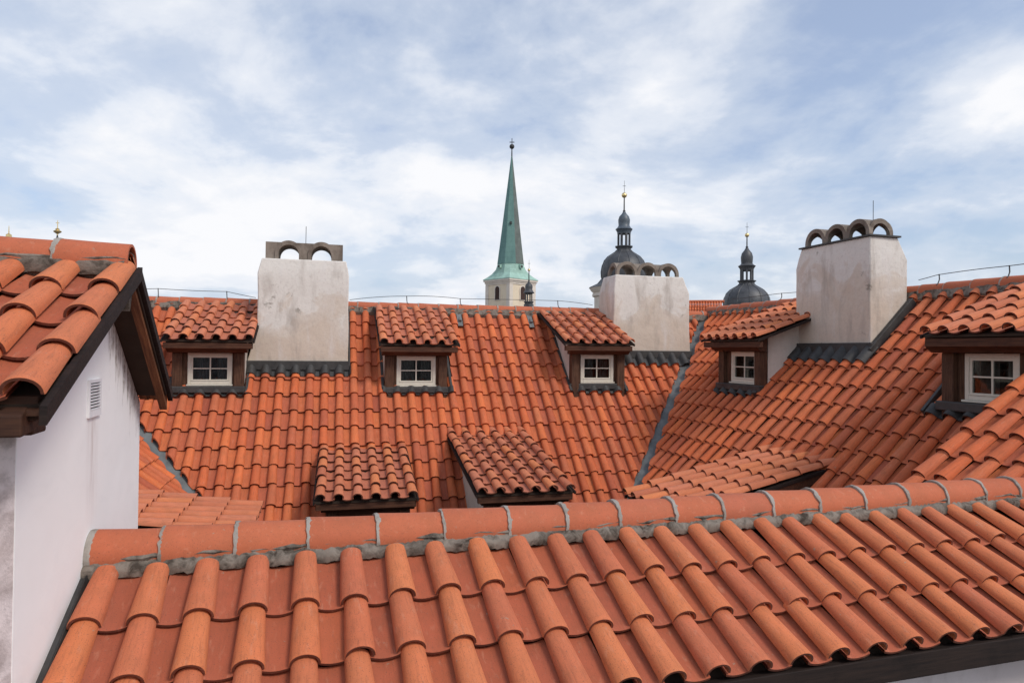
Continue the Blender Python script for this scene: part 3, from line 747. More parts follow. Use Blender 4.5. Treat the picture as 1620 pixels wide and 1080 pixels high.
d4, v4 = dormer(hb, FB, (-10.27, 37.25, -7.82), 13.65, 12.02, range(0, 6), range(-7, 1), (.3, 4.95), None, 1.3, 3, 'low dormer with shallow tiled roof below the lone window dormer', seed=24, back=11)
d5, v5 = dormer(hb, FB, (-1.46, 37.33, -7.36), 14.53, 10.66, range(0, 6), range(-7, 1), (.35, 4.95), None, 1.3, 3, 'low dormer with shallow tiled roof and a pale cheek beside it', seed=25, back=11)
strip_on(d5, FB, -.98, -.5, 8.0 * L, 13 * L, -.5, .02)

# dormers of the wing
e1, u1 = dormer(hc, FC, (15.48, 44.36, 1.35), -73.01, 19.3, range(-6, 1), range(-5, 1), (-5.54, -.81), (-4.38, -1.55), 1.42, 1.4, 'window dormer beside the tall chimney, cream cheek wall showing', seed=26, back=7.6, clips=[clC[1]])
e2, u2 = dormer(hc, FC, (19.23, 30.86, 1.34), -73.35, 20.26, range(-1, 5), range(-6, 1), (-1.25, 3.3), (-.29, 2.25), 1.65, 1.4, 'nearest window dormer of the wing, half hidden by the roof in front', seed=27, back=7.6, clips=[clC[1]])
e3, u3 = dormer(hc, FC, (6.23, 37.92, -7.45), -73.34, 13.33, range(0, 6), range(-7, 1), (-.05, 5.3), None, 1.3, 3, 'low dormer at the foot of the wing, close to the valley gutter', cheek=WOOD_H, seed=28, back=11)
apron(e1, FC, -4.9, -.7, 0.66 * L, 1.06 * L); apron(e2, FC, 12.6, 17.5, 0.66 * L, 1.06 * L)
upstand(e1, u1, -5.7, -.7, 1.0, 1.4, -3.9, -3.47); upstand(e2, u2, -1.45, 3.5, 1.2, 1.64, -3.9, -3.47)
strip_on(e1, FC, -.62, -.22, -4 * L, .95 * L, -.45, .05); strip_on(e2, FC, 12.42, 12.6, -4 * L, .95 * L, -.45, -.05)
# low dormer of the hidden wing
e4, u4 = dormer(hl, FL, (-10.52, 28.21, -7.26), 104.77, 9.51, range(0, 6), range(-7, 1), (-.05, 5.3), None, 1.3, 3, 'low dormer with tile rolls running sideways, beside the white gable wall', cheek=WOOD_H, seed=29, back=11)

# ================================================================== nearer roof slope in front of the wing
OD, YD, SD_ = (20.124, 27.921, -1.202), -72.14, 33.1
FD = pframe(OD, YD, SD_)
hd = empty('tiled_house', Matrix.Translation(wpt((22, 24, 0)).xy.to_3d())); tag(hd, 'tiled house roof with large rolls rising in front of the nearest window dormer', 'house')
rd = deck(hd, FD, -.4, 7, -1.2 * L, 9 * L)
field(hd, rd, FD, range(0, 7), range(-1, 9), 'mid', seed=31)
m = MB(); vfd = vframe(OD, YD); ts = math.tan(R(SD_)); m.prism([(-10, -30), (-10, -10 * ts - .95), (1.5, 1.5 * ts - .95), (1.5, -30)], -.3, 6.8); m.build('wall', CREAMWALL, hd, vfd)

# ================================================================== near roof
OA, YA, SA = (-7.974, 12.941, -5.035), 17.18, 23.73
FA = pframe(OA, YA, SA); VA = vframe(OA, YA)
ha = empty('tiled_house', Matrix.Translation(wpt((3, 15, 0)).xy.to_3d())); tag(ha, 'house with the large close-up tiled roof and a long ridge of half-round tiles', 'house')
ra = deck(ha, FA, -.34, 27.2, -1.5 * L, 1.88 * L)
field(ha, ra, FA, range(0, 28), range(0, 3), 'near', seed=41, behind=False, jit=1.1)
pr = FA @ (Vector((0, 1.62 * L, 0)) * U)
ridge_mw = Matrix.Translation(pr + Vector((0, 0, .10 * U))) @ Matrix.Rotation(R(YA), 4, 'Z')
JA = [-.33, 1.01, 2.51, 4.06, 5.63, 7.22, 8.86, 10.39, 11.88, 13.52, 15.0, 16.61, 18.2, 19.83, 21.45, 22.96, 24.54, 26.01, 26.75]
rg = ridge(ha, None, ridge_mw, JA, .50, n=20, slope_f=SA, slope_b=SA, drop=-.02)
m = MB(); q = []
for i in range(15):
    th = -.3 + (math.pi + .6) * i / 14; rr_ = .53 + .02 * noise.noise(Vector((i, 2, 2)))
    q.append([(-.50, -.3 * math.cos(th), -.5 + .3 * math.sin(th)), (-.50, -rr_ * math.cos(th), -.5 + rr_ * math.sin(th)), (-.36, -(rr_ + .02) * math.cos(th), -.5 + (rr_ + .02) * math.sin(th)), (-.28, -rr_ * 1.02 * math.cos(th), -.5 + rr_ * 1.02 * math.sin(th)), (-.28, -.3 * math.cos(th), -.5 + .3 * math.sin(th))])
m.loft(q, True); m.build('mortar_joint', MORTARL, rg, ridge_mw)
# mortar packed between the top caps and the ridge
m = MB(); n = 27 * 14; rows = []
for k, (y, zz_) in enumerate([(.985, -.06), (1.0, .05), (1.03, .11), (1.09, .15), (1.30, .17), (1.5, .19)]):
    row = []
    for qx in range(n + 1):
        x = -.45 + 27.5 * qx / n; base = -.36
        e = .05 * noise.noise(Vector((x * 3.1, y * 4, 2))) + .05 * noise.noise(Vector((x * 13, y * 19, 4)))
        row.append((x, (y + .03 + .04 * noise.noise(Vector((x * 1.7, 3, 0))) + .02 * noise.noise(Vector((x * 9, 3, k))) * (k < 3)) * L, base + zz_ * 1.0 + e))
    rows.append(row)
vs = [v for r_ in rows for v in r_]; W_ = n + 1
m.add(vs, [(a * W_ + i, a * W_ + i + 1, (a + 1) * W_ + i + 1, (a + 1) * W_ + i) for a in range(5) for i in range(n)], True)
m.build('mortar_bed', MORTAR, rg, FA)
# eaves board, wall, rear slope
ye = -2 * L * math.cos(R(SA)); ze = -2 * L * math.sin(R(SA))
m = MB(); m.box(-.3, 27.3, ye + .14, ye + .34, ze - 1.02, ze - .46); m.build('eaves_board', WOOD_D, ha, VA, bevel=.02)
m = MB(); m.box(-.2, 27.2, ye + .345, ye + 1.2, ze - 1.0, ze - .86); m.build('soffit', WOOD_H, ha, VA)
yr = 1.62 * L * math.cos(R(SA)); zr = 1.62 * L * math.sin(R(SA))
m = MB(); m.prism([(ye + 1.0, -61), (ye + 1.0, ze - .60), (yr, zr - 1.3), (2 * yr - ye - 1.0, ze - .60), (2 * yr - ye - 1.0, -61)], -.25, 26.9); m.build('wall', wall_mat('pale_render', (0.62, .56, .56), (.42, .36, .34), .6), ha, VA)
m = MB(); m.prism([(yr, zr - .44), (yr, zr - .9), (2 * yr - ye, ze - .9), (2 * yr - ye, ze - .44)], -.3, 27.2); m.build('rear_slope', T_NEARP, ha, VA)
# lead channel along the white wall
m = MB(); rows = []
for k in range(19):
    s_ = -1.1 * L + (5.4 * L) * k / 18
    jg = .02 * noise.noise(Vector((k * .9, 0, 0)))
    rows.append([(-.80, -s_, -.02 + jg), (-.62, -s_, .04 + jg), (-.50, -s_, -.03), (-.47, -s_, -.34), (-.36, -s_, -.36), (-.30, -s_, -.28), (-.26, -s_, -.42), (-.80, -s_, -.5)])
m.loft(rows, False); m.build('lead_channel', LEAD, ha, FA)

# ================================================================== white gabled house
OE, YE, SE = (-8.178, 13.728, 1.387), 16.43, 24.67
FE = pframe(OE, YE, SE); VE = vframe(OE, YE)
he = empty('gabled_house', Matrix.Translation(wpt((-11, 14, 0)).xy.to_3d())); tag(he, 'white gable-walled house with a louvred vent and a tiled roof on dark timber eaves', 'house')
re_ = deck(he, FE, -7, .25, -1.3 * L, 2.9 * L, thick=.16, z=-.53)
field(he, re_, FE, range(-6, 1), range(0, 4), 'near', seed=51, behind=False, last_pan=False)
yR = 1.32 * L * math.cos(R(SE)); zR = 1.32 * L * math.sin(R(SE))
prE = Matrix.Translation(VE @ (Vector((0, yR, zR + .14)) * U)) @ Matrix.Rotation(R(YE), 4, 'Z')
ridge(he, None, prE, [-7.6, -6.0, -4.4, -2.84, -1.28, .12], .46, n=20, slope_f=SE, slope_b=37, drop=-.02)
m = MB(); n = 7 * 14; rows = []
for k, (y, zz_) in enumerate([(.86, -.04), (.87, .12), (.92, .24), (1.1, .28)]):
    rows.append([(-7 + 7.1 * qx / n, (y + .04 * noise.noise(Vector((qx * .22, 3, k)))) * L, -.36 + zz_ + .05 * noise.noise(Vector((qx * .3, y * 4, 2)))) for qx in range(n + 1)])
vs = [v for r_ in rows for v in r_]; W_ = n + 1
m.add(vs, [(a * W_ + i, a * W_ + i + 1, (a + 1) * W_ + i + 1, (a + 1) * W_ + i) for a in range(3) for i in range(n)], True)
m.build('mortar_bed', MORTAR, he, FE)
SBK = 37.0; tb = math.tan(R(SBK)); y3 = 5.75
def zbk(y, k): return zR - (y - yR) * tb - k
FEB = Matrix.Translation(VE @ (Vector((0, yR, zR)) * U)) @ Matrix.Rotation(R(YE + 180), 4, 'Z') @ Matrix.Rotation(R(SBK), 4, 'X')
m = MB(); m.box(-.24, 7.6, -5.0, 0, -.62, -.53); rear = m.build('rear_roof', DECK, he, FEB)
field(he, rear, FEB, range(0, 3), range(1, 4), 'near', seed=52, behind=False)
# gable wall, front wall
m = MB(); x_w = -.47
wallpoly = [(-2.7, -66), (-2.7, -2.7 * math.tan(R(SE)) - .6), (yR, zR - .62), (5.70, zbk(5.70, .75)), (5.70, -66)]
m.prism(wallpoly, x_w - .1, x_w); m.build('gable_wall', GABLE, he, VE)
m = MB(); m.box(-9, x_w - .012, -2.715, -2.1, -66, -1.9); m.build('front_wall', OLDWALL, he, VE)
m = MB(); m.box(-9, x_w - .102, 5.1, 5.69, -66, -1.5); m.build('rear_wall', WHITE, he, VE)
# dark lead verge on the front slope
m = MB(); m.prism([(-4.02, -4.02 * math.tan(R(SE)) - .40), (-4.02, -4.02 * math.tan(R(SE)) - .68), (yR, zR - .68), (yR, zR - .40)], .26, .36); m.build('verge_board', WOOD_D, he, VE)
m = MB(); m.prism([(-3.7, -3.7 * math.tan(R(SE)) - .64), (-3.7, -3.7 * math.tan(R(SE)) - .72), (yR, zR - .72), (yR, zR - .64)], x_w, .257); m.build('soffit', WOOD_E, he, VE)
# rear verge: soffit boards, rafters and barge board
for a, b, k0, k1, mt, nm in ((.02, .20, .60, .92, WOOD_S, 'verge_rafter'), (.222, .34, .42, .68, WOOD_D, 'verge_board')):
    m = MB(); m.prism([(yR + .003, zR - k0), (yR + .003, zR - k1), (y3, zbk(y3, k1)), (y3, zbk(y3, k0))], a, b); m.build(nm, mt, he, VE)
for q in range(4):
    a = x_w + .002 + q * .117; m = MB(); m.prism([(yR + .003, zR - .57), (yR + .003, zR - .66 - (q % 2) * .02), (y3 - .05, zbk(y3 - .05, .66 + (q % 2) * .02)), (y3 - .05, zbk(y3 - .05, .57))], a, a + .112); m.build('soffit_board', WOOD_S, he, VE)
# timbers at the front eaves
for x0, x1, y0, y1, z0, z1, nm in ((-9, -.05, -3.30, -2.72, -2.75, -2.22, 'wall_plate'), (-9, .12, -3.62, -3.32, -2.50, -2.12, 'purlin')):
    m = MB(); m.box(x0, x1, y0, y1, min(z0, z1), max(z0, z1)); m.build(nm, WOOD_E, he, VE, bevel=.04)
for x in (-.35, -1.7, -3.1):
    m = MB(); t_ = math.tan(R(SE)); m.prism([(-3.85, -3.85 * t_ - .62), (-3.85, -3.85 * t_ - .95), (-3.3, -3.3 * t_ - 1.15), (-2.72, -2.72 * t_ - 1.15), (-2.72, -2.72 * t_ - .62)], x, x + .34); m.build('rafter_end', WOOD_E, he, VE, bevel=.03)
# louvred vent
m = MB(); y0, y1, z0, z1 = .92, 1.79, -3.02 - .0, -2.13
z0, z1 = -1.50 - 1.387, -.70 - 1.387
m.box(x_w, x_w + .05, y0, y0 + .07, z0, z1); m.box(x_w, x_w + .05, y1 - .07, y1, z0, z1); m.box(x_w, x_w + .05, y0 + .07, y1 - .07, z1 - .07, z1); m.box(x_w, x_w + .05, y0 + .07, y1 - .07, z0, z0 + .14)
vg = m.build('wall_vent', WHITE, he, VE)
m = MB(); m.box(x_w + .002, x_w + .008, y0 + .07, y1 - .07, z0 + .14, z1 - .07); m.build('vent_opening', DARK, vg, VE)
hh = (z1 - .07 - z0 - .14) / 9
for k in range(9):
    m = MB(); z = z0 + .14 + hh * k; m.add([(x_w + .01, y0 + .07, z + hh * .55), (x_w + .045, y0 + .07, z + .004), (x_w + .045, y1 - .07, z + .004), (x_w + .01, y1 - .07, z + hh * .55), (x_w + .01, y0 + .07, z + hh * .62), (x_w + .05, y0 + .07, z + .03), (x_w + .05, y1 - .07, z + .03), (x_w + .01, y1 - .07, z + hh * .62)],
        [(0, 1, 2, 3), (4, 7, 6, 5), (0, 4, 5, 1), (1, 5, 6, 2), (2, 6, 7, 3), (3, 7, 4, 0)]); m.build('louvre', WHITE, vg, VE)

for h in (hb, hc, hl, hd, ha, he): lay(h)

# ================================================================== lightning conductors along the ridges
def conductor(fr, yaw, jr, posts, ends, label, lift=.55):
    p = fr @ (Vector((0, -jr * L, 0)) * U); mw = Matrix.Translation(p) @ Matrix.Rotation(R(yaw), 4, 'Z')
    e = empty('lightning_conductor', mw); tag(e, label, 'lightning wire')
    pts = [(ends[0][0], 0, ends[0][1])]
    r_ = random.Random(int(posts[0] * 10))
    allp = [(x, lift + r_.uniform(-.05, .08)) for x in posts]
    seq = [ends[0]] + allp + [ends[1]]
    line = []
    for (xa, za), (xb, zb_) in zip(seq[:-1], seq[1:]):
        sag = r_.uniform(-.10, .12)
        for q in range(6): t = q / 6; line.append((xa + (xb - xa) * t, .02 * math.sin(q + xa), za + (zb_ - za) * t + sag * 4 * t * (1 - t)))
    line.append((seq[-1][0], 0, seq[-1][1]))
    m = MB(); m.tube(line, .022, 5); m.build('wire', IRON, e, mw)
    for x, z in allp:
        m = MB(); m.tube([(x + .12, -.30, -.10), (x + .04, -.1, .05), (x + .02, 0, .25), (x, 0, z + .03)], .035, 5); m.build('bracket', IRON, e, mw)
conductor(FB, YB, JB, [-22.05, -17.3], [(-26, .5), (-15.2, .12)], 'thin wire on brackets above the ridge between white gable and two-arch chimney')
conductor(FB, YB, JB, [-3.7, .7, 9.2], [(-8.2, .15), (12.4, .3)], 'thin wire on brackets above the long ridge in front of the green spire')
conductor(FC, YC, JC, [-6.6], [(-13, .5), (-1.5, .5)], 'thin wire on one bracket above the ridge beside the dark dome')
conductor(FC, YC, JC, [7.3, 11.5, 15.6], [(5.9, .35), (16.2, .5)], 'thin wire on brackets above the ridge behind the nearest window dormer')

# ================================================================== towers beyond the roofs (metres)
def ray_at(px_, py_, dist):
    """a point dist metres away, used once to stand each tower on its bearing"""
    v = cam.matrix_world.to_3x3() @ Vector(((px_ - 810) / 1092.21, (540 - py_) / 1092.21, -1)); v = v / math.hypot(v.x, v.y) * dist
    return Vector((v.x, v.y, HC + v.z))
COPPER = NT('verdigris_copper'); s = COPPER
oz = s.n('ShaderNodeSeparateXYZ'); s.l(s.geo.outputs['Position'], oz.inputs[0])
c0 = s.mix(s.ramp(s.noise(s.geo.outputs['Position'], 1.0, 5, .7, .2, (1.2, 1.2, .25)), [(0.35, 0.0), (0.7, 1.0)]), (0.10, 0.205, 0.185), (0.155, 0.285, 0.25))
c0 = s.mix(s.math('MULTIPLY', s.ramp(s.noise(s.geo.outputs['Position'], 3, 4, .7), [(.55, 0.), (.75, 1.)]), .5), c0, (0.07, .13, .115))
wv = s.math('FRACT', s.math('MULTIPLY', oz.outputs[2], 1.1)); c0 = s.mix(s.math('MULTIPLY', s.ramp(wv, [(0.0, 1.0), (0.12, 0.0)]), .35), c0, (.06, .12, .11))
s.l(c0, s.b.inputs['Base Color']); s.b.inputs['Roughness'].default_value = .7; COPPER = s.m
COPPERL = plain('pale_verdigris', (0.33, 0.50, 0.42), .75, 0, .3, .2, .8)
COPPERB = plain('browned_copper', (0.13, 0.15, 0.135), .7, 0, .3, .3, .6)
SLATE = plain('dark_sheet_metal', (0.060, 0.062, 0.066), .5, 0.0, .5, .35, 1.2)
SLATEB = plain('blue_grey_sheet_metal', (0.085, 0.105, 0.125), .45, 0.0, .5, .3, 2.0)
TOWERW = wall_mat('tower_render', (0.78, 0.66, 0.49), (0.68, 0.56, 0.42), .6, .4, .1)
TRIM = plain('pale_trim', (0.70, 0.62, 0.53), .85, 0, .2, .1, 1)
LOUV = plain('louvre_timber', (0.06, 0.035, 0.028), .9)
# ---- church with the green spire; seen on a corner
D = 120.0; k = D / 1092.21
base = ray_at(807, 520, D); zt = HC
t = empty('church_tower', Matrix.Translation((base.x, base.y, 0))); tag(t, 'cream church tower with a tall green copper spire topped by a ball and cross', 'church tower')
def zpx(y, D_, x=807): return ray_at(x, y, D_).z
YT = Matrix.Translation((base.x, base.y, 0)) @ Matrix.Rotation(R(45 - 2 + math.degrees(math.atan2(-base.x, base.y))), 4, 'Z')
hw = 3.0                      # half width of the square shaft
ze_ = zpx(444, D)
m = MB(1); m.box(-hw, hw, -hw, hw, 0, ze_ - .9); body = m.build('tower_wall', TOWERW, t, YT)
m = MB(1)
for a, b, z0, z1 in ((hw + .10, 0, ze_ - .9, ze_ - .6), (hw + .2, 0, ze_ - .6, ze_ - .3), (hw + .36, 0, ze_ - .3, ze_)): m.box(-a, a, -a, a, z0, z1)
m.build('cornice', TRIM, t, YT)
for sx in (-1, 1):
    for sy in (-1, 1):
        m = MB(1); m.box(sx * hw - .5 * (sx > 0) - .0, sx * hw + .5 * (sx < 0), sy * hw - .1, sy * hw + .1, 0, ze_ - .92) if False else m.box(min(sx * (hw + .1), sx * (hw - .7)), max(sx * (hw + .1), sx * (hw - .7)), min(sy * (hw + .1), sy * (hw - .7)), max(sy * (hw + .1), sy * (hw - .7)), 0, ze_ - .93)
        m.build('corner_pilaster', TRIM, t, YT)
def arched(cx, w_, z0, z1, n=10):
    return [(cx - w_, z0), (cx + w_, z0)] + [(cx + w_ * math.cos(math.pi * i / n), z1 + w_ * math.sin(math.pi * i / n)) for i in range(n + 1)]
zb0 = zpx(474, D); zb1 = zpx(453, D)
for rot in (0, 90, 180, 270):
    Rm = YT @ Matrix.Rotation(R(rot), 4, 'Z')
    m = MB(1); m.prism_y(arched(0, .72, zb0 - .3, zb1 - .72), -hw - .1, -hw + .05); wf = m.build('window', TRIM, t, Rm)
    m = MB(1); m.prism_y(arched(0, .52, zb0 - .2, zb1 - .72), -hw - .13, -hw - .08); m.build('louvre_shutter', LOUV, wf, Rm)
# flared skirt: square at the eaves, octagonal at the spire's foot
zs = zpx(419, D); z_tip = zpx(247, D)
def sq8(h, oct_):
    """16-point ring between a square (0) and an octagon (1) of half width h"""
    out = []
    for i in range(16):
        a = 2 * math.pi * i / 16; c_, s_ = math.cos(a), math.sin(a)
        rs = h / max(abs(c_), abs(s_)); sec = ((a + math.pi / 8) % (math.pi / 4)) - math.pi / 8; ro = h / math.cos(sec)
        r_ = rs * (1 - oct_) + ro * oct_; out.append((r_ * c_, r_ * s_))
    return out
hs_ = 45 * k / 2 * .93
prof = [(hw + .42, 0, ze_), (hw + .40, .0, ze_ + .12), (hw * .98, .1, ze_ + .55), (hw * .86, .35, ze_ + 1.1), (hs_ * 1.04, .8, ze_ + 1.9), (hs_ * .97, 1, zs)]
m = MB(1); m.loft([[(x, y, z) for x, y in sq8(h, o_)] for h, o_, z in prof], False); m.build('skirt_roof', COPPERL, t, YT)
m = MB(1); m.loft([[(x, y, z) for x, y in sq8(h, 1)] for h, z in ((hs_, zs), (hs_ * .80, zs + (z_tip - zs) * .2), (hs_ * .44, zs + (z_tip - zs) * .58), (.10, z_tip))], False)
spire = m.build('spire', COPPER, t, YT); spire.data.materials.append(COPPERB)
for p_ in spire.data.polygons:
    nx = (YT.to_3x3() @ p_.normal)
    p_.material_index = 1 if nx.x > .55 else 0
for ang in (-90, 0, 180, 90):
    Rm = YT @ Matrix.Rotation(R(ang), 4, 'Z')
    m = MB(1); y_ = -hs_ * 1.06; m.prism([(y_ - .35, zs - .75), (y_ - .35, zs - .25), (y_ + .6, zs - .02), (y_ + .6, zs - .75)], -.28, .28); hz = m.build('spire_hatch', COPPERL, t, Rm)
    m = MB(1); m.box(-.2, .2, y_ - .38, y_ - .34, zs - .68, zs - .3); m.build('hatch_opening', IRON, hz, Rm)
zo = zpx(355, D); fr_ = 1 - (zo - zs) / (z_tip - zs)
m = MB(1); m.box(-.17, .17, -hs_ * fr_ * 1.02 - .25, -hs_ * fr_ * .6, zo - .2, zo + .2); m.build('spire_hatch', IRON, t, YT @ Matrix.Rotation(R(-45), 4, 'Z'))
za, zb_ = zpx(232, D), zpx(219, D)
m = MB(1); m.lathe([(.12, z_tip - .3), (.09, za - .45), (.09, za - .4)], 8); m.build('finial_stem', IRON, t, YT)
m = MB(1); m.lathe([(.02, za - .45)] + [(.44 * math.sin(math.pi * i / 8), za - .44 * math.cos(math.pi * i / 8)) for i in range(1, 8)] + [(.02, za + .45)], 14); m.build('finial_ball', IRON, t, YT)
m = MB(1); Rc = Matrix.Translation((base.x, base.y, 0)); m.box(-.06, .06, -.05, .05, za + .4, zb_); m.box(-.42, .42, -.05, .05, zb_ - .75, zb_ - .62); m.build('cross', IRON, t, Rc)

def lantern_tower(name, label, px_, D_, ys, big, lab_mats=(SLATE, SLATEB), turn=0.0):
    """dome with an open lantern and a small onion roof; ys: picture rows converted to heights, big: half widths in picture units converted to metres"""
    k_ = D_ / 1092.21; b_ = ray_at(px_, 520, D_); Z = lambda y: zpx(y, D_, px_)
    T_ = Matrix.Translation((b_.x, b_.y, 0)) @ Matrix.Rotation(math.atan2(-b_.x, b_.y) + R(turn), 4, 'Z')
    e = empty(name, Matrix.Translation((b_.x, b_.y, 0))); tag(e, label, 'tower')
    rod, ball, neck, ontop, oneck, onbot, lt, lb, dtop, dmid, dbot, eave = ys
    wl, won, wd, we = [q * k_ for q in big]
    if dtop is not None:
        m = MB(1); H = Z(dtop) - Z(dbot)
        pr_ = [(wl * 1.12, Z(dtop)), (wl * 1.3, Z(dtop) - H * .06), (wd * .55, Z(dtop) - H * .15), (wd * .72, Z(dtop) - H * .24), (wd * .87, Z(dtop) - H * .38), (wd * .96, Z(dtop) - H * .55), (wd, Z(dtop) - H * .74), (wd * .99, Z(dtop) - H * .9), (wd * .96, Z(dbot))]
        if eave: pr_ += [(wd * 1.0, Z(dbot) - .1), (wd * 1.15, Z(eave) + .5), (we, Z(eave))]
        pr_ = pr_[::-1]; m.lathe(pr_, 32); m.build('dome', lab_mats[0], e, T_)
        for q in range(12):
            m = MB(1); a = 2 * math.pi * (q + .5) / 12
            m.tube([((r_ + .01) * math.cos(a), (r_ + .01) * math.sin(a), z) for r_, z in pr_], .05, 4, False); m.build('dome_seam', lab_mats[0], e, T_)
        zb__ = pr_[0][1]
        m = MB(1)
        if eave:
            m.lathe([(we * .84, 0), (we * .84, zb__ - 1.2), (we * .9, zb__ - 1.1), (we * .9, zb__ - .75), (we * .86, zb__ - .7), (we * .94, zb__ - .35), (we * .98, zb__ - .01)], 24)
            m.build('tower_wall', TRIM, e, T_)
        else: m.lathe([(wd * .9, 0), (wd * .9, zb__ - .01)], 24); m.build('tower_wall', TOWERW, e, T_)
    else:
        m = MB(1); m.lathe([(wl * 1.3, 0), (wl * 1.3, Z(lb) - .3)], 8); m.build('tower_wall', lab_mats[0], e, T_)
    m = MB(1); m.lathe([(wl * 1.1, Z(lb) - .45), (wl * 1.15, Z(lb) - .15), (wl * 1.38, Z(lb)), (wl * 1.38, Z(lb) + .1), (wl * 1.05, Z(lb) + .15)], 8, smooth=False, a0=R(22.5)); m.build('lantern_base', lab_mats[0], e, T_)
    for q in range(8):
        a = 2 * math.pi * (q + .5) / 8; m = MB(1); cx, cy = wl * .88 * math.cos(a), wl * .88 * math.sin(a); w2 = wl * .155
        m.box(-w2 * .7, w2 * .7, -w2, w2, Z(lb) + .12, Z(lt) - .002); m.build('lantern_post', lab_mats[0], e, T_ @ Matrix.Translation((cx, cy, 0)) @ Matrix.Rotation(a, 4, 'Z'))
    H = Z(onbot) - Z(lt)
    m = MB(1)
    m.lathe([(wl * .5, Z(lt) - .1), (wl * 1.0, Z(lt)), (wl * 1.02, Z(lt) + H * .35), (won * 1.1, Z(onbot) - .08), (won * 1.18, Z(onbot)), (won * .92, Z(onbot) + (Z(oneck) - Z(onbot)) * .45), (won * .74, Z(oneck)), (won * .78, Z(oneck) + (Z(ontop) - Z(oneck)) * .25),
             (won * .80, Z(oneck) + (Z(ontop) - Z(oneck)) * .45), (won * .66, Z(oneck) + (Z(ontop) - Z(oneck)) * .72), (won * .34, Z(ontop) - (Z(ontop) - Z(oneck)) * .08), (won * .14, Z(ontop) + .2)], 16); m.build('onion_roof', lab_mats[1], e, T_)
    m = MB(1); m.lathe([(won * .14, Z(ontop) + .1), (won * .20, Z(ontop) + .25), (.09, Z(ontop) + .4), (.07, Z(ball))], 8); m.build('finial_stem', IRON, e, T_)
    rb_ = (neck) * k_; zc = Z(ball)
    m = MB(1); m.lathe([(.01, zc - rb_)] + [(rb_ * math.sin(math.pi * i / 8), zc - rb_ * math.cos(math.pi * i / 8)) for i in range(1, 8)] + [(.01, zc + rb_)], 14); m.build('finial_ball', GOLD, e, T_)
    m = MB(1); m.lathe([(.03, zc + rb_ * .9), (.02, Z(rod))], 5); hz_ = Z(rod) - zc; m.box(-.20, .20, -.015, .015, zc + hz_ * .62, zc + hz_ * .62 + .05); m.build('cross', IRON, e, Matrix.Translation((b_.x, b_.y, 0)))
    return e
#                                                       rod  ball  r   ontop oneck onbot lt  lb   dtop dmid dbot eave
lantern_tower('domed_tower', 'big dark domed tower with an open lantern and gold ball, behind the four-arch chimney', 986, 92.0, (286, 309, 4.2, 337, 357, 363, 370, 391, 396, 0, 442, 456), (10.5, 11.5, 36.0, 54.0))
lantern_tower('domed_tower', 'smaller dark domed tower with an open lantern beside the tall chimney', 1181, 96.0, (352, 372, 3.2, 394, 417, 421, 428, 445, 449, 0, 490, None), (9.8, 11.0, 34.0, 0), (SLATE, SLATE), 22.5)
lantern_tower('turret', 'tiny dark turret with a gold ball in front of the cream church tower', 836, 108.0, (411, 427, 2.2, 447, 458, 463, 465, 478, None, 0, 0, None), (6.0, 7.6, 0, 0), (SLATE, SLATE))
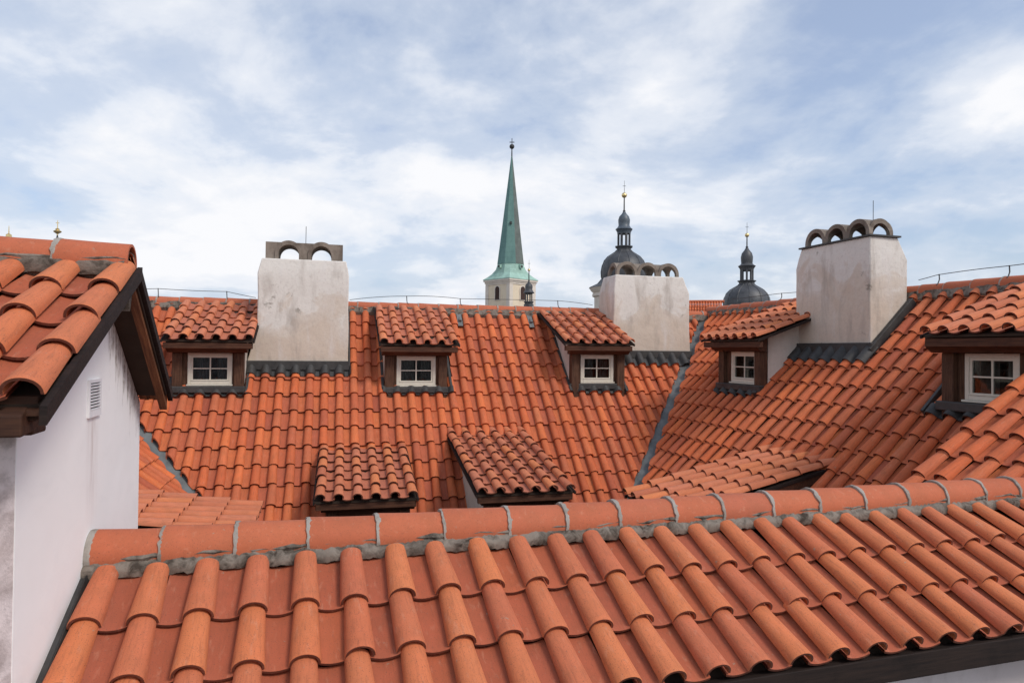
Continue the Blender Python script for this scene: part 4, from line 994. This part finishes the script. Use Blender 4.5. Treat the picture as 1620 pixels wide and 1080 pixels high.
# gold finials of a church far beyond the gable
for px_, yt, ys_, lb_ in ((88, 348, 370, 'gilded orb and cross finial showing above the joint in the gable ridge'), (11, 357, 373, 'faint gilded spike at the edge of the picture above the gable ridge')):
    D_ = 150.0; b_ = ray_at(px_, 520, D_); T_ = Matrix.Translation((b_.x, b_.y, 0)); e = empty('spire_finial', T_); tag(e, lb_.replace(' at the edge of the picture', ' standing farther along'), 'finial')
    Z = lambda y: zpx(y, D_, px_)
    m = MB(1); m.lathe([(2.5, 0), (2.5, Z(420)), (.25, Z(380)), (.12, Z(ys_ + 2))], 8); m.build('spire', SLATE, e, T_)
    if px_ == 88:
        m = MB(1); m.lathe([(.1, Z(ys_ + 3)), (.12, Z(ys_)), (.62, Z(ys_ - 3)), (.66, Z(ys_ - 4.5)), (.30, Z(ys_ - 6.5)), (.34, Z(ys_ - 8)), (.08, Z(ys_ - 9.5)), (.05, Z(yt))], 12); m.build('orb', GOLD, e, T_)
        m = MB(1); m.box(-.32, .32, -.04, .04, Z(yt + 5), Z(yt + 4)); m.build('cross_arm', GOLD, e, T_)
    else:
        m = MB(1); m.lathe([(.45, Z(ys_ + 2)), (.45, Z(ys_ - 2)), (.1, Z(ys_ - 4)), (.04, Z(yt))], 8); m.build('orb', GOLD, e, T_)
# ---- distant tiled roof between the ridge and the dome
D_ = 60.0
a_, b_ = ray_at(1086, 479, D_), ray_at(1140, 477, D_); c_, d_ = ray_at(1075, 500, D_ * .93), ray_at(1165, 500, D_ * .93)
h = empty('tiled_house', Matrix.Translation((a_.x, a_.y, 0))); tag(h, 'far tiled house showing only a strip of roof beside the smaller dome', 'house')
xa = (b_ - a_).length; yw = math.atan2(b_.y - a_.y, b_.x - a_.x)
T_ = Matrix.Translation(Vector((a_.x, a_.y, (a_.z + b_.z) / 2))) @ Matrix.Rotation(yw, 4, 'Z')
m = MB(1); m.prism([(-4, -4.8), (0, -.35), (4, -4.8), (4, -14), (-4, -14)], -1.9, xa + .2); m.build('wall', CREAMWALL, h, T_)
fr = T_ @ Matrix.Rotation(R(47.7), 4, 'X')
m = MB(1); x = -1.9; n = 0; rows_ = []
ww = .22
cols_ = int((xa + 2.1) / ww)
for j in range(14):
    for i in range(cols_):
        x = -1.9 + i * ww; y0 = -.02 - (j + 1) * .33; rr_ = .075
        ring = lambda y, z, g: [(x - rr_ * g, y, z + .02), (x - rr_ * g * .7, y, z + .07 * g), (x, y, z + .10 * g), (x + rr_ * g * .7, y, z + .07 * g), (x + rr_ * g, y, z + .02)]
        A_ = ring(y0, .05, 1.1); B_ = ring(y0 + .36, .02, .9)
        m.add(A_ + B_ + [(x + rr_, y0, .05), (x + ww - rr_, y0, .05), (x + ww - rr_, y0 + .36, .02), (x + rr_, y0 + .36, .02)], [(q, q + 1, q + 6, q + 5) for q in range(4)] + [(10, 11, 12, 13)], False)
tag(m.build('roof_tile', T_MAIN, h, fr), kind='stuff')
m = MB(1); m.tube([(-2, 0, .05), (xa / 2, 0, .07), (xa + .3, 0, .05)], .12, 8); m.build('ridge', T_RIDGE, h, T_)
